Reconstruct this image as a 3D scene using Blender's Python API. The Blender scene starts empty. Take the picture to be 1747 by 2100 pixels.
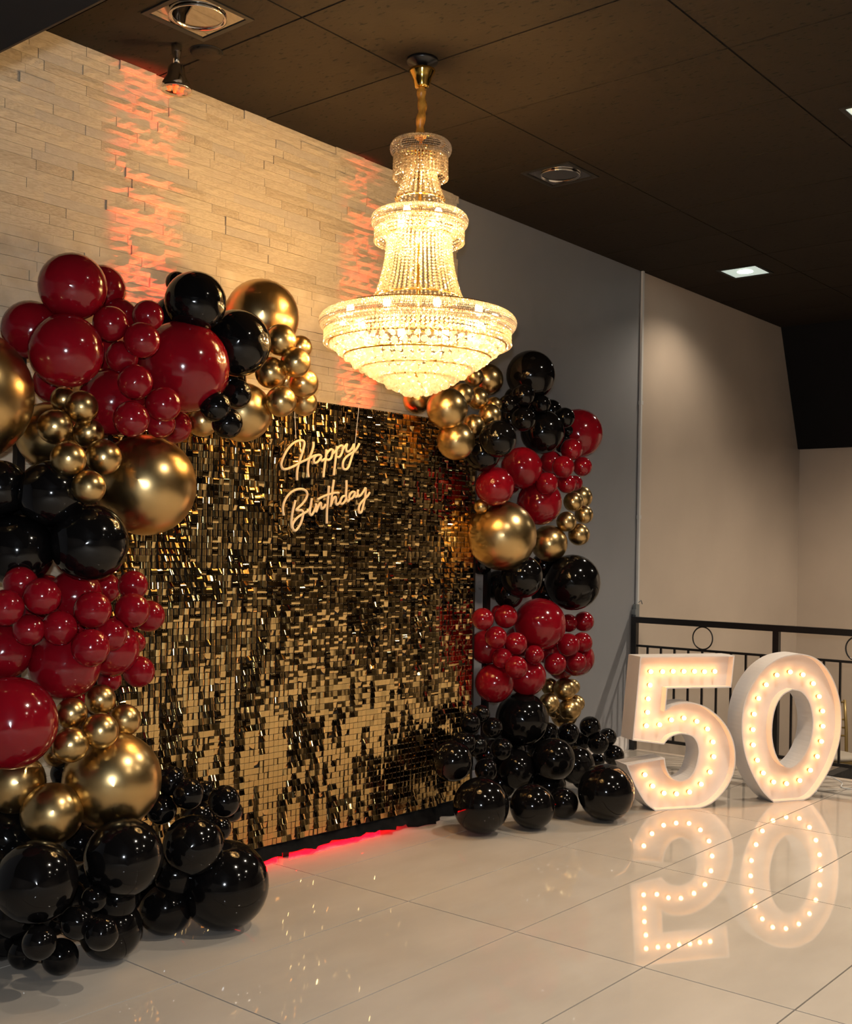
import bpy, bmesh, math, random
from mathutils import Vector, Matrix, Euler

random.seed(7)
# light levels
FLASH_POWER = 280.0
RED_POWER = 5200.0
FLOOR_RED = 10.0
CH_POWER = 195.0
DOWN_POWER = 340.0
BULB_EMIT = 21.0

scene = bpy.context.scene
C = scene.collection

# ------------------------------------------------------------------ camera
# floor is z = 0, x runs along the decorated wall, y runs towards it
cam_data = bpy.data.cameras.new('camera')
cam = bpy.data.objects.new('camera', cam_data)
C.objects.link(cam)
fw = Vector((0.768525, 0.639819, -0.000035))
rt = Vector((0.639724, -0.768410, 0.017301))
up = Vector((-0.011043, 0.013318, 0.999850))
cam.matrix_world = Matrix(((rt.x, up.x, -fw.x, 0.0), (rt.y, up.y, -fw.y, 0.0),
                           (rt.z, up.z, -fw.z, 1.55), (0, 0, 0, 1)))
cam_data.sensor_fit = 'AUTO'
cam_data.sensor_width = 36.0
cam_data.lens = 2324.65 * 36.0 / 2100.0
cam_data.shift_y = 72.0 / 2100.0
cam_data.clip_start = 0.05
scene.camera = cam

# ------------------------------------------------------------------ world, exposure
world = bpy.data.worlds.new('world')
scene.world = world
world.use_nodes = True
world.node_tree.nodes['Background'].inputs[0].default_value = (0.9, 0.75, 0.6, 1)
world.node_tree.nodes['Background'].inputs[1].default_value = 0.004
scene.view_settings.view_transform = 'Standard'
scene.view_settings.look = 'None'
scene.view_settings.exposure = 0.0
scene.view_settings.gamma = 1.0
scene.view_settings.use_curve_mapping = False
scene.cycles.use_denoising = True
scene.cycles.sample_clamp_indirect = 6.0
scene.cycles.use_adaptive_sampling = True
scene.cycles.adaptive_threshold = 0.055
scene.cycles.adaptive_min_samples = 12
scene.cycles.max_bounces = 5
scene.cycles.diffuse_bounces = 2
scene.cycles.glossy_bounces = 4
scene.cycles.transmission_bounces = 3
scene.cycles.transparent_max_bounces = 24
scene.cycles.caustics_reflective = True
scene.cycles.caustics_refractive = False


def lamp(name, kind, loc, power, color, radius=0.02, target=None, spot=None, blend=0.5):
    d = bpy.data.lights.new(name, kind)
    d.energy = power
    d.color = color
    if kind == 'SPOT':
        d.spot_size = math.radians(spot)
        d.spot_blend = blend
    if kind != 'AREA':
        d.shadow_soft_size = radius
    o = bpy.data.objects.new(name, d)
    C.objects.link(o)
    o.location = loc
    if target is not None:
        o.rotation_euler = (Vector(target) - Vector(loc)).to_track_quat('-Z', 'Y').to_euler()
    return o


# the photographer's flash, just above the lens
lamp('camera_flash', 'POINT', (-0.03, 0.01, 1.66), FLASH_POWER, (0.86, 0.93, 1.0), 0.03)
# red uplighters standing behind the sequin backdrop, washing the stone
lamp('uplight_red', 'SPOT', (3.20, 4.17, 0.25), RED_POWER, (1.0, 0.06, 0.02), 0.03, (3.21, 4.42, 2.25), 10.5, 1.0)
lamp('uplight_red', 'SPOT', (4.62, 4.17, 0.25), RED_POWER, (1.0, 0.06, 0.02), 0.03, (4.66, 4.42, 2.12), 9.5, 1.0)
strip = lamp('red_strip', 'AREA', (4.15, 4.22, 0.045), FLOOR_RED, (1.0, 0.0, 0.0015), 0.02, (4.145, 4.0, 0.02))
strip.data.shape = 'RECTANGLE'
strip.data.size = 1.1
strip.data.size_y = 0.03


# ------------------------------------------------------------------ materials
def mat(name):
    m = bpy.data.materials.new(name)
    m.use_nodes = True
    return m, m.node_tree, m.node_tree.nodes['Principled BSDF']


def plain(name, col, rough=0.5, metal=0.0, spec=0.5, coat=0.0, emit=None, strength=0.0):
    m, nt, p = mat(name)
    p.inputs['Base Color'].default_value = (*col, 1)
    p.inputs['Roughness'].default_value = rough
    p.inputs['Metallic'].default_value = metal
    p.inputs['Specular IOR Level'].default_value = spec
    p.inputs['Coat Weight'].default_value = coat
    if emit:
        p.inputs['Emission Color'].default_value = (*emit, 1)
        p.inputs['Emission Strength'].default_value = strength
    return m


def noisy(name, c1, c2, scale=4.0, rough=0.6, bump=0.0, bscale=40.0, spec=0.4, detail=6.0, metal=0.0, lo=0.35, hi=0.65,
          rough2=None, bdist=0.01, coords='Object'):
    m, nt, p = mat(name)
    n = nt.nodes
    tc = n.new('ShaderNodeTexCoord')
    nz = n.new('ShaderNodeTexNoise')
    nz.inputs['Scale'].default_value = scale
    nz.inputs['Detail'].default_value = detail
    nt.links.new(tc.outputs[coords], nz.inputs['Vector'])
    r = n.new('ShaderNodeValToRGB')
    r.color_ramp.elements[0].position = lo
    r.color_ramp.elements[1].position = hi
    r.color_ramp.elements[0].color = (*c1, 1)
    r.color_ramp.elements[1].color = (*c2, 1)
    nt.links.new(nz.outputs['Fac'], r.inputs['Fac'])
    nt.links.new(r.outputs['Color'], p.inputs['Base Color'])
    p.inputs['Roughness'].default_value = rough
    p.inputs['Specular IOR Level'].default_value = spec
    p.inputs['Metallic'].default_value = metal
    if rough2 is not None:
        mr = n.new('ShaderNodeMapRange')
        mr.inputs['To Min'].default_value = rough
        mr.inputs['To Max'].default_value = rough2
        nt.links.new(nz.outputs['Fac'], mr.inputs['Value'])
        nt.links.new(mr.outputs['Result'], p.inputs['Roughness'])
    if bump:
        nb = n.new('ShaderNodeTexNoise')
        nb.inputs['Scale'].default_value = bscale
        nb.inputs['Detail'].default_value = 5
        nt.links.new(tc.outputs[coords], nb.inputs['Vector'])
        b = n.new('ShaderNodeBump')
        b.inputs['Strength'].default_value = bump
        b.inputs['Distance'].default_value = bdist
        nt.links.new(nb.outputs['Fac'], b.inputs['Height'])
        nt.links.new(b.outputs['Normal'], p.inputs['Normal'])
    return m


def ceiling_tile_mat():
    m, nt, p = mat('black_acoustic_tile')
    n = nt.nodes
    geo = n.new('ShaderNodeNewGeometry')
    mp = n.new('ShaderNodeMapping')
    mp.inputs['Scale'].default_value = (60, 22, 60)
    mp.inputs['Rotation'].default_value = (0, 0, 0.5)
    nt.links.new(geo.outputs['Position'], mp.inputs['Vector'])
    v = n.new('ShaderNodeTexNoise')
    v.inputs['Scale'].default_value = 1.0
    v.inputs['Detail'].default_value = 3
    nt.links.new(mp.outputs['Vector'], v.inputs['Vector'])
    r = n.new('ShaderNodeValToRGB')
    r.color_ramp.elements[0].position = 0.33
    r.color_ramp.elements[1].position = 0.38
    r.color_ramp.elements[0].color = (0.006, 0.0045, 0.0035, 1)
    r.color_ramp.elements[1].color = (0.0225, 0.0160, 0.0105, 1)
    nt.links.new(v.outputs['Fac'], r.inputs['Fac'])
    nt.links.new(r.outputs['Color'], p.inputs['Base Color'])
    p.inputs['Roughness'].default_value = 0.85
    p.inputs['Specular IOR Level'].default_value = 0.15
    b = n.new('ShaderNodeBump')
    b.inputs['Strength'].default_value = 0.4
    b.inputs['Distance'].default_value = 0.003
    nt.links.new(v.outputs['Fac'], b.inputs['Height'])
    nt.links.new(b.outputs['Normal'], p.inputs['Normal'])
    return m


def crystal_mat(name, density, tint):
    m = bpy.data.materials.new(name)
    m.use_nodes = True
    nt = m.node_tree
    n = nt.nodes
    n.clear()
    out = n.new('ShaderNodeOutputMaterial')
    tr = n.new('ShaderNodeBsdfTransparent')
    tr.inputs['Color'].default_value = (1.0, 0.97, 0.92, 1)
    tl = n.new('ShaderNodeBsdfTranslucent')
    tl.inputs['Color'].default_value = (*tint, 1)
    gl = n.new('ShaderNodeBsdfGlossy')
    gl.inputs['Color'].default_value = (0.85, 0.83, 0.84, 1)
    gl.inputs['Roughness'].default_value = 0.16
    m1 = n.new('ShaderNodeMixShader')
    m1.inputs[0].default_value = 0.38
    nt.links.new(tl.outputs[0], m1.inputs[1])
    nt.links.new(gl.outputs[0], m1.inputs[2])
    m2 = n.new('ShaderNodeMixShader')
    m2.inputs[0].default_value = density
    nt.links.new(tr.outputs[0], m2.inputs[1])
    nt.links.new(m1.outputs[0], m2.inputs[2])
    nt.links.new(m2.outputs[0], out.inputs['Surface'])
    return m


def acrylic_mat():
    m = bpy.data.materials.new('clear_acrylic')
    m.use_nodes = True
    nt = m.node_tree
    n = nt.nodes
    n.clear()
    out = n.new('ShaderNodeOutputMaterial')
    tr = n.new('ShaderNodeBsdfTransparent')
    tr.inputs['Color'].default_value = (0.94, 0.95, 0.95, 1)
    gl = n.new('ShaderNodeBsdfGlossy')
    gl.inputs['Roughness'].default_value = 0.02
    fr = n.new('ShaderNodeFresnel')
    fr.inputs['IOR'].default_value = 1.3
    mx = n.new('ShaderNodeMixShader')
    nt.links.new(fr.outputs[0], mx.inputs[0])
    nt.links.new(tr.outputs[0], mx.inputs[1])
    nt.links.new(gl.outputs[0], mx.inputs[2])
    nt.links.new(mx.outputs[0], out.inputs['Surface'])
    return m


M = {}
M['floor'] = noisy('polished_cream_porcelain', (0.46, 0.405, 0.345), (0.52, 0.46, 0.395), 2.2, 0.012, spec=0.95, rough2=0.035, coords='Generated')
M['grout'] = plain('dark_grout', (0.02, 0.016, 0.013), 0.8)
M['tile_black'] = ceiling_tile_mat()
M['tbar'] = plain('black_ceiling_grid', (0.012, 0.010, 0.008), 0.6)
M['stone'] = noisy('cream_ledger_stone', (0.50, 0.41, 0.29), (0.62, 0.53, 0.40), 9.0, 0.8, 0.35, 30.0, 0.2, bdist=0.010)
M['stone_warm'] = noisy('tan_ledger_stone', (0.44, 0.35, 0.24), (0.59, 0.50, 0.37), 11.0, 0.8, 0.4, 30.0, 0.2, bdist=0.012)
M['stone_grey'] = noisy('grey_ledger_stone', (0.48, 0.41, 0.32), (0.58, 0.51, 0.41), 12.0, 0.8, 0.4, 36.0, 0.2, bdist=0.012)
M['mortar'] = plain('stone_backing', (0.20, 0.17, 0.14), 0.9)
M['grey_wall'] = noisy('slate_grey_paint', (0.205, 0.203, 0.212), (0.225, 0.223, 0.232), 1.5, 0.5, 0.05, 200, 0.35)
M['beige_wall'] = noisy('beige_satin_paint', (0.46, 0.37, 0.29), (0.52, 0.42, 0.33), 1.3, 0.34, 0.03, 120, 0.5, rough2=0.42)
M['hall_wall'] = noisy('dim_hall_paint', (0.22, 0.18, 0.14), (0.28, 0.235, 0.19), 0.8, 0.6)
M['black_paint'] = plain('matt_black_paint', (0.006, 0.005, 0.005), 0.8, spec=0.2)
M['dark_carpet'] = noisy('dark_carpet', (0.02, 0.016, 0.013), (0.035, 0.028, 0.022), 30, 0.95)
M['white_pvc'] = plain('white_conduit', (0.55, 0.54, 0.52), 0.4)
M['grey_plastic'] = plain('grey_plastic', (0.16, 0.17, 0.17), 0.5)
M['black_metal'] = plain('black_enamelled_metal', (0.008, 0.007, 0.007), 0.3)
M['gold_chair'] = plain('gold_painted_wood', (0.30, 0.20, 0.07), 0.35, 0.5)
M['cushion'] = plain('ivory_seat_cushion', (0.35, 0.30, 0.24), 0.8)
M['brass'] = plain('polished_brass', (0.86, 0.55, 0.12), 0.12, 1.0)
M['sleeve'] = noisy('gold_satin_sleeve', (0.50, 0.20, 0.025), (0.75, 0.34, 0.05), 40, 0.35, 0.3, 60, 0.5)
M['crystal'] = crystal_mat('cut_crystal', 0.58, (0.58, 0.55, 0.52))
M['crystal_dense'] = crystal_mat('dense_cut_crystal', 0.86, (0.62, 0.58, 0.54))
M['crystal_strand'] = crystal_mat('strung_crystal', 0.72, (0.50, 0.44, 0.36))
M['lamp_glow'] = plain('warm_bulb', (1, 0.8, 0.5), 0.4, emit=(1.0, 0.70, 0.36), strength=60.0)
M['chrome'] = plain('chrome', (0.7, 0.68, 0.65), 0.08, 1.0)
M['mirror'] = plain('mirror_plate', (0.42, 0.38, 0.34), 0.04, 1.0)
M['frosted_lit'] = plain('lit_downlight_glass', (0.8, 0.9, 0.85), 0.3, emit=(0.80, 1.0, 0.90), strength=0.5)
M['lit_core'] = plain('lit_downlight_core', (0.8, 0.9, 0.85), 0.3, emit=(0.92, 1.0, 0.95), strength=25.0)
M['red_led'] = plain('red_led', (0.3, 0.01, 0.01), 0.3, emit=(1.0, 0.06, 0.01), strength=4.0)
M['sign_white'] = noisy('white_painted_panel', (0.70, 0.64, 0.60), (0.76, 0.70, 0.66), 6, 0.45, spec=0.3)
M['bulb_lit'] = plain('lit_marquee_bulb', (1, 0.85, 0.6), 0.3, emit=(1.0, 0.44, 0.14), strength=BULB_EMIT)
M['socket'] = plain('brass_socket', (0.55, 0.38, 0.12), 0.35, 0.8)
M['neon'] = plain('warm_neon_tube', (0.75, 0.55, 0.32), 0.45, emit=(1.0, 0.60, 0.25), strength=0.09)
M['acrylic'] = acrylic_mat()
M['sequin'] = plain('gold_mirror_sequin', (0.80, 0.56, 0.24), 0.07, 1.0)
M['sequin_peg'] = plain('clear_sequin_peg', (0.55, 0.45, 0.3), 0.15)
M['board'] = plain('black_backing_panel', (0.012, 0.009, 0.007), 0.35)
M['cloth'] = noisy('black_cloth', (0.004, 0.004, 0.004), (0.009, 0.008, 0.008), 30, 0.9, spec=0.1)
M['balloon_k'] = plain('black_latex', (0.0035, 0.003, 0.003), 0.09, spec=0.36)
M['balloon_r'] = plain('burgundy_latex', (0.195, 0.003, 0.008), 0.12, spec=0.5)
M['balloon_g'] = plain('chrome_gold_latex', (0.57, 0.395, 0.175), 0.28, 1.0)


# ------------------------------------------------------------------ mesh helpers
def mesh_obj(name, verts, faces, material, parent=None, smooth=False):
    me = bpy.data.meshes.new(name)
    me.from_pydata([tuple(v) for v in verts], [], faces)
    me.update()
    if smooth:
        me.polygons.foreach_set('use_smooth', [True] * len(me.polygons))
    me.materials.append(material)
    o = bpy.data.objects.new(name, me)
    C.objects.link(o)
    if parent is not None:
        o.parent = parent
    return o


def share(name, me, parent=None, loc=(0, 0, 0), rot=(0, 0, 0), scale=(1, 1, 1)):
    o = bpy.data.objects.new(name, me)
    C.objects.link(o)
    if parent is not None:
        o.parent = parent
    o.location = loc
    o.rotation_euler = rot
    o.scale = scale
    return o


def empty(name, loc=(0, 0, 0), rz=0.0):
    o = bpy.data.objects.new(name, None)
    C.objects.link(o)
    o.location = loc
    o.rotation_euler = (0, 0, rz)
    o.empty_display_size = 0.1
    return o


def tag(o, label, cat, group=None):
    o['label'] = label
    o['category'] = cat
    if group:
        o['group'] = group
    return o


def struct(o):
    o['kind'] = 'structure'
    return o


class MB:
    """collects boxes, tubes and lathed shapes into one mesh"""
    def __init__(self):
        self.v = []
        self.f = []

    def add(self, vs, fs):
        k = len(self.v)
        self.v += [tuple(p) for p in vs]
        self.f += [tuple(i + k for i in q) for q in fs]
        return self

    def box(self, x0, x1, y0, y1, z0, z1):
        vs = [(x, y, z) for z in (z0, z1) for y in (y0, y1) for x in (x0, x1)]
        return self.add(vs, [(0, 2, 3, 1), (4, 5, 7, 6), (0, 1, 5, 4), (2, 6, 7, 3), (0, 4, 6, 2), (1, 3, 7, 5)])

    def tube(self, pts, r, n=8, caps=True):
        pts = [Vector(p) for p in pts]
        rings = []
        prev = None
        for i, p in enumerate(pts):
            a = pts[max(i - 1, 0)]
            b = pts[min(i + 1, len(pts) - 1)]
            d = (b - a).normalized()
            if prev is None:
                ref = Vector((0, 0, 1)) if abs(d.z) < 0.9 else Vector((1, 0, 0))
                s = d.cross(ref).normalized()
            else:
                s = (prev - d * prev.dot(d)).normalized()
            prev = s
            t = d.cross(s)
            rr = r[i] if isinstance(r, (list, tuple)) else r
            rings.append([p + (s * math.cos(2 * math.pi * k / n) + t * math.sin(2 * math.pi * k / n)) * rr for k in range(n)])
        vs = [q for ring in rings for q in ring]
        fs = []
        for i in range(len(rings) - 1):
            for k in range(n):
                fs.append((i * n + k, i * n + (k + 1) % n, (i + 1) * n + (k + 1) % n, (i + 1) * n + k))
        if caps:
            fs.append(tuple(range(n))[::-1])
            fs.append(tuple((len(rings) - 1) * n + k for k in range(n)))
        return self.add(vs, fs)

    def lathe(self, prof, n=32, c=(0, 0, 0)):
        vs = []
        fs = []
        for r, z in prof:
            for k in range(n):
                a = 2 * math.pi * k / n
                vs.append((c[0] + r * math.cos(a), c[1] + r * math.sin(a), c[2] + z))
        for i in range(len(prof) - 1):
            for k in range(n):
                fs.append((i * n + k, i * n + (k + 1) % n, (i + 1) * n + (k + 1) % n, (i + 1) * n + k))
        return self.add(vs, fs)

    def torus(self, R, r, z=0.0, n=40, m=8):
        prof = [(R + r * math.cos(2 * math.pi * k / m), z + r * math.sin(2 * math.pi * k / m)) for k in range(m + 1)]
        return self.lathe(prof, n)

    def build(self, name, material, parent=None, smooth=False):
        return mesh_obj(name, self.v, self.f, material, parent, smooth)


def box(name, x0, x1, y0, y1, z0, z1, material, parent=None):
    return MB().box(x0, x1, y0, y1, z0, z1).build(name, material, parent)


def spline(pts, sub=6):
    """Catmull-Rom through the points"""
    out = []
    P = [Vector(p) for p in pts]
    for i in range(len(P) - 1):
        a, b, c, d = P[max(i - 1, 0)], P[i], P[i + 1], P[min(i + 2, len(P) - 1)]
        for k in range(sub):
            t = k / sub
            out.append(0.5 * ((2 * b) + (c - a) * t + (2 * a - 5 * b + 4 * c - d) * t * t + (3 * b - a - 3 * c + d) * t ** 3))
    out.append(P[-1])
    return out


def ico(sub=0):
    bm = bmesh.new()
    bmesh.ops.create_icosphere(bm, subdivisions=max(1, sub), radius=1.0)
    vs = [v.co.copy() for v in bm.verts]
    fs = [tuple(v.index for v in f.verts) for f in bm.faces]
    bm.free()
    return vs, fs


OCTA = ([Vector(p) for p in ((1, 0, 0), (-1, 0, 0), (0, 1, 0), (0, -1, 0), (0, 0, 1), (0, 0, -1))],
        [(0, 2, 4), (2, 1, 4), (1, 3, 4), (3, 0, 4), (2, 0, 5), (1, 2, 5), (3, 1, 5), (0, 3, 5)])
ICO1 = ico(1)


def beads(name, centres, template, material, parent):
    """many small crystals joined into one mesh: centres are (x, y, z, radius)"""
    tv, tf = template
    vs, fs = [], []
    for x, y, z, r in centres:
        k = len(vs)
        rot = Matrix.Rotation(random.uniform(0, 6.28), 3, 'Z')
        vs += [(x + q.x * r, y + q.y * r, z + q.z * r) for q in (rot @ p for p in tv)]
        fs += [tuple(i + k for i in f) for f in tf]
    return mesh_obj(name, vs, fs, material, parent)


# ================================================================== THE ROOM
CEIL = 3.75
WALL = 4.44
RAILX = 7.85
XMIN, YMIN = -4.0, -7.0

# ---- floor: dark bed with separate porcelain tiles, 3 mm joints
floor = struct(box('floor', XMIN, RAILX, YMIN, WALL, -0.16, -0.006, M['grout']))
TX, TY = 1.245, 0.577
tile_me = {}


def tile_mesh(w, d, material, h0, h1, key):
    k = (round(w, 3), round(d, 3), key)
    if k not in tile_me:
        mb = MB()
        e = 0.0002 if key == 'floor_tile' else 0.0012
        vs = [(0, 0, h0), (w, 0, h0), (w, d, h0), (0, d, h0), (0, 0, h1 - e), (w, 0, h1 - e), (w, d, h1 - e), (0, d, h1 - e),
              (e, e, h1), (w - e, e, h1), (w - e, d - e, h1), (e, d - e, h1)]
        fs = [(3, 2, 1, 0)] + [(i, (i + 1) % 4, 4 + (i + 1) % 4, 4 + i) for i in range(4)] + \
             [(4 + i, 4 + (i + 1) % 4, 8 + (i + 1) % 4, 8 + i) for i in range(4)] + [(8, 9, 10, 11)]
        if h1 < h0:
            fs = [f[::-1] for f in fs]
        me = bpy.data.meshes.new(key)
        me.from_pydata(vs, [], fs)
        me.update()
        me.materials.append(material)
        tile_me[k] = me
    return tile_me[k]


def grid(lo, hi, origin, step):
    e = [lo]
    k = math.floor((lo - origin) / step) + 1
    while origin + k * step < hi - 0.02:
        if origin + k * step > lo + 0.02:
            e.append(origin + k * step)
        k += 1
    e.append(hi)
    return e


gx = grid(XMIN, RAILX, 3.777, TX)
gy = grid(YMIN, WALL, 3.788, TY)
for i in range(len(gx) - 1):
    for j in range(len(gy) - 1):
        w, d = gx[i + 1] - gx[i] - 0.006, gy[j + 1] - gy[j] - 0.006
        share('floor_tile', tile_mesh(w, d, M['floor'], -0.0058, 0.0, 'floor_tile'), floor, (gx[i] + 0.003, gy[j] + 0.003, 0))

# lower landing beyond the railing
struct(box('floor_lower', RAILX - 0.05, 11.4, YMIN, WALL + 0.1, -0.80, -0.66, M['dark_carpet']))
struct(box('trim_1', RAILX - 0.02, RAILX + 0.06, YMIN, WALL, -0.66, -0.002, M['beige_wall']))

# ---- ceiling: black grid with separate acoustic tiles
ceiling = struct(box('ceiling', XMIN, 11.4, YMIN, WALL, CEIL + 0.012, CEIL + 0.1, M['tbar']))
cx = grid(2.684, 10.67, 4.62, 0.671)
cy_ = grid(YMIN, WALL, 3.45, 1.27)
for i in range(len(cx) - 1):
    for j in range(len(cy_) - 1):
        w, d = cx[i + 1] - cx[i] - 0.008, cy_[j + 1] - cy_[j] - 0.008
        share('ceiling_tile', tile_mesh(w, d, M['tile_black'], 0.0118, 0.0, 'ceiling_tile'), ceiling,
              (cx[i] + 0.004, cy_[j] + 0.004, CEIL))

# ---- rear wall: stone cladding, slate paint, beige paint
STX0, STX1 = 1.75, 5.57
wall_rear = struct(box('wall_rear', XMIN, 7.93, WALL, WALL + 0.2, -0.1, CEIL + 0.02, M['grey_wall']))
struct(box('wall_stair', 7.93, 11.4, WALL - 0.003, WALL + 0.2, -0.9, CEIL + 0.02, M['beige_wall']))
struct(box('wall_far', 11.20, 11.4, 1.2, WALL, -0.9, CEIL + 0.02, M['beige_wall']))
struct(box('wall_hall', 11.20, 11.4, YMIN, 1.2, -0.9, CEIL + 0.02, M['hall_wall']))
# sloping black bulkhead over the stairs
struct(mesh_obj('trim_2', [(10.67, YMIN, CEIL + 0.01), (11.19, YMIN, CEIL + 0.01), (11.19, YMIN, 2.60), (11.15, YMIN, 2.60),
                           (10.67, WALL - 0.003, CEIL + 0.01), (11.19, WALL - 0.003, CEIL + 0.01), (11.19, WALL - 0.003, 2.60), (11.15, WALL - 0.003, 2.60)],
                [(0, 1, 2, 3), (7, 6, 5, 4), (0, 3, 7, 4), (3, 2, 6, 7), (0, 4, 5, 1), (1, 5, 6, 2)], M['black_paint']))
# black ceiling slope coming down over the left end of the stone wall, then a low soffit
struct(mesh_obj('trim_3', [(2.684, YMIN, CEIL), (1.50, YMIN, 2.785), (1.50, YMIN, 2.90), (2.684, YMIN, CEIL + 0.012),
                           (2.684, WALL - 0.001, CEIL), (1.50, WALL - 0.001, 2.785), (1.50, WALL - 0.001, 2.90), (2.684, WALL - 0.001, CEIL + 0.012)],
                [(0, 4, 5, 1), (1, 5, 6, 2), (2, 6, 7, 3), (3, 7, 4, 0), (0, 1, 2, 3), (7, 6, 5, 4)], M['black_paint']))
struct(box('trim_4', XMIN, 1.50, YMIN, WALL - 0.001, 2.785, 2.90, M['black_paint']))
struct(box('wall_left', XMIN - 0.2, XMIN, YMIN, WALL + 0.2, -0.1, CEIL + 0.02, M['hall_wall']))
struct(box('wall_front', XMIN - 0.2, 11.4, YMIN - 0.2, YMIN, -0.9, CEIL + 0.02, M['hall_wall']))
struct(box('baseboard_rear', 5.6, 7.84, WALL - 0.016, WALL, 0.0, 0.11, M['sign_white']))

# ---- ledger stones, laid in courses, each proud by a different amount
stone_me = []
for k in range(9):
    rnd = random.Random(50 + k)
    nx, nz = 5, 2
    vs, fs = [], []
    for j in range(nz + 1):
        for i in range(nx + 1):
            edge = i in (0, nx) or j in (0, nz)
            vs.append((i / nx, -1.0 + (0.05 if edge else rnd.uniform(-0.10, 0.05)) + rnd.uniform(-0.02, 0.02), j / nz))
    for j in range(nz):
        for i in range(nx):
            a = j * (nx + 1) + i
            fs.append((a, a + 1, a + nx + 2, a + nx + 1))
    b = len(vs)
    vs += [(0, 0, 0), (1, 0, 0), (1, 0, 1), (0, 0, 1)]
    n1 = nx + 1
    fs += [tuple([b, b + 1] + [i for i in range(nx, -1, -1)]),
           tuple([b + 2, b + 3] + [nz * n1 + i for i in range(n1)]),
           tuple([b + 3, b] + [j * n1 for j in range(nz + 1)]),
           tuple([b + 1, b + 2] + [j * n1 + nx for j in range(nz, -1, -1)])]
    me = bpy.data.meshes.new('stone')
    me.from_pydata(vs, [], fs)
    me.update()
    me.materials.append([M['stone'], M['stone'], M['stone_warm'], M['stone'], M['stone_grey'], M['stone'], M['stone'], M['stone_warm'], M['stone']][k])
    stone_me.append(me)

rest_v, rest_f = [], []
count = 0
rnd = random.Random(3)
ROW = 0.0436
rows = int(CEIL / ROW) + 1
for r in range(rows):
    z0 = CEIL - (r + 1) * ROW
    if z0 < -0.01:
        break
    x = STX0 - rnd.uniform(0.0, 0.16)
    first = True
    while x < STX1:
        ln = rnd.choice((0.12, 0.16, 0.2, 0.24, 0.28, 0.34)) * rnd.uniform(0.85, 1.15)
        xa, xb = max(x, STX0), min(x + ln, STX1)
        x += ln
        if xb - xa < 0.03:
            continue
        dep = 0.022 + rnd.choice((0, 0.001, 0.002, 0.003, 0.004, 0.011)) * rnd.uniform(0.5, 1)
        k = rnd.randrange(9)
        sc = (xb - xa - 0.0012, dep, ROW - 0.0012)
        if xb > 2.40 and z0 > 2.22 and count < 292 and not (z0 < 2.48 and xa < 3.1):
            count += 1
            share('stone', stone_me[k], wall_rear, (xa, WALL, z0), (0, 0, 0), sc)
        else:
            me = stone_me[k]
            b = len(rest_v)
            rest_v += [(xa + v.co.x * sc[0], WALL + v.co.y * sc[1], z0 + v.co.z * sc[2]) for v in me.vertices]
            rest_f += [tuple(i + b for i in p.vertices) for p in me.polygons]
o = mesh_obj('stone_courses', rest_v, rest_f, M['stone'], wall_rear)
o['kind'] = 'stuff'

# ---- conduit in the paint joint, ending in a torn box
con = empty('cable_conduit', (7.925, WALL - 0.012, 1.0))
tag(con, 'thin white cable conduit running down between slate and beige paint', 'conduit')
MB().box(-0.012, 0.012, -0.012, 0.006, 0.13, 2.75).build('channel', M['white_pvc'], con)
MB().box(-0.018, 0.018, -0.016, 0.006, 1.70, 1.73).box(-0.018, 0.018, -0.016, 0.006, 0.80, 0.83).build('clip', M['white_pvc'], con)
MB().box(-0.05, 0.005, -0.02, 0.006, 0.02, 0.13).box(-0.075, -0.045, -0.03, 0.006, 0.05, 0.09).build('junction_box', M['grey_plastic'], con)
MB().tube([(0, -0.01, 0.14), (0.03, -0.02, 0.16), (0.05, -0.02, 0.13)], 0.004, 6).tube([(-0.03, -0.015, 0.03), (-0.06, -0.02, -0.01), (-0.07, -0.015, -0.04)], 0.003, 6).build('loose_wire', M['grey_plastic'], con)

# ------------------------------------------------------------------ measured layouts
BALLOON_GROUPS = [
    'balloons of the burgundy cluster atop left arch',
    'balloons of the black run atop the left arch',
    'balloons of the gold cluster ending the left arch',
    'balloons of the gold cluster mid left arch',
    'balloons of the black group mid left arch',
    'balloons of the lower burgundy cluster of left arch',
    'balloons of the lower gold cluster, left arch',
    'balloons of the black cluster at left arch foot',
    'balloons of the black cluster atop the right arch',
    'balloons of the gold cluster below the chandelier',
    'balloons of the upper red cluster of right arch',
    'balloons of the middle gold cluster, right arch',
    'balloons of the middle black group of right arch',
    'balloons of the lower red cluster of right arch',
    'balloons of the lower gold cluster, right arch',
    'balloons of the black cluster at right arch foot',
]
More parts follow.
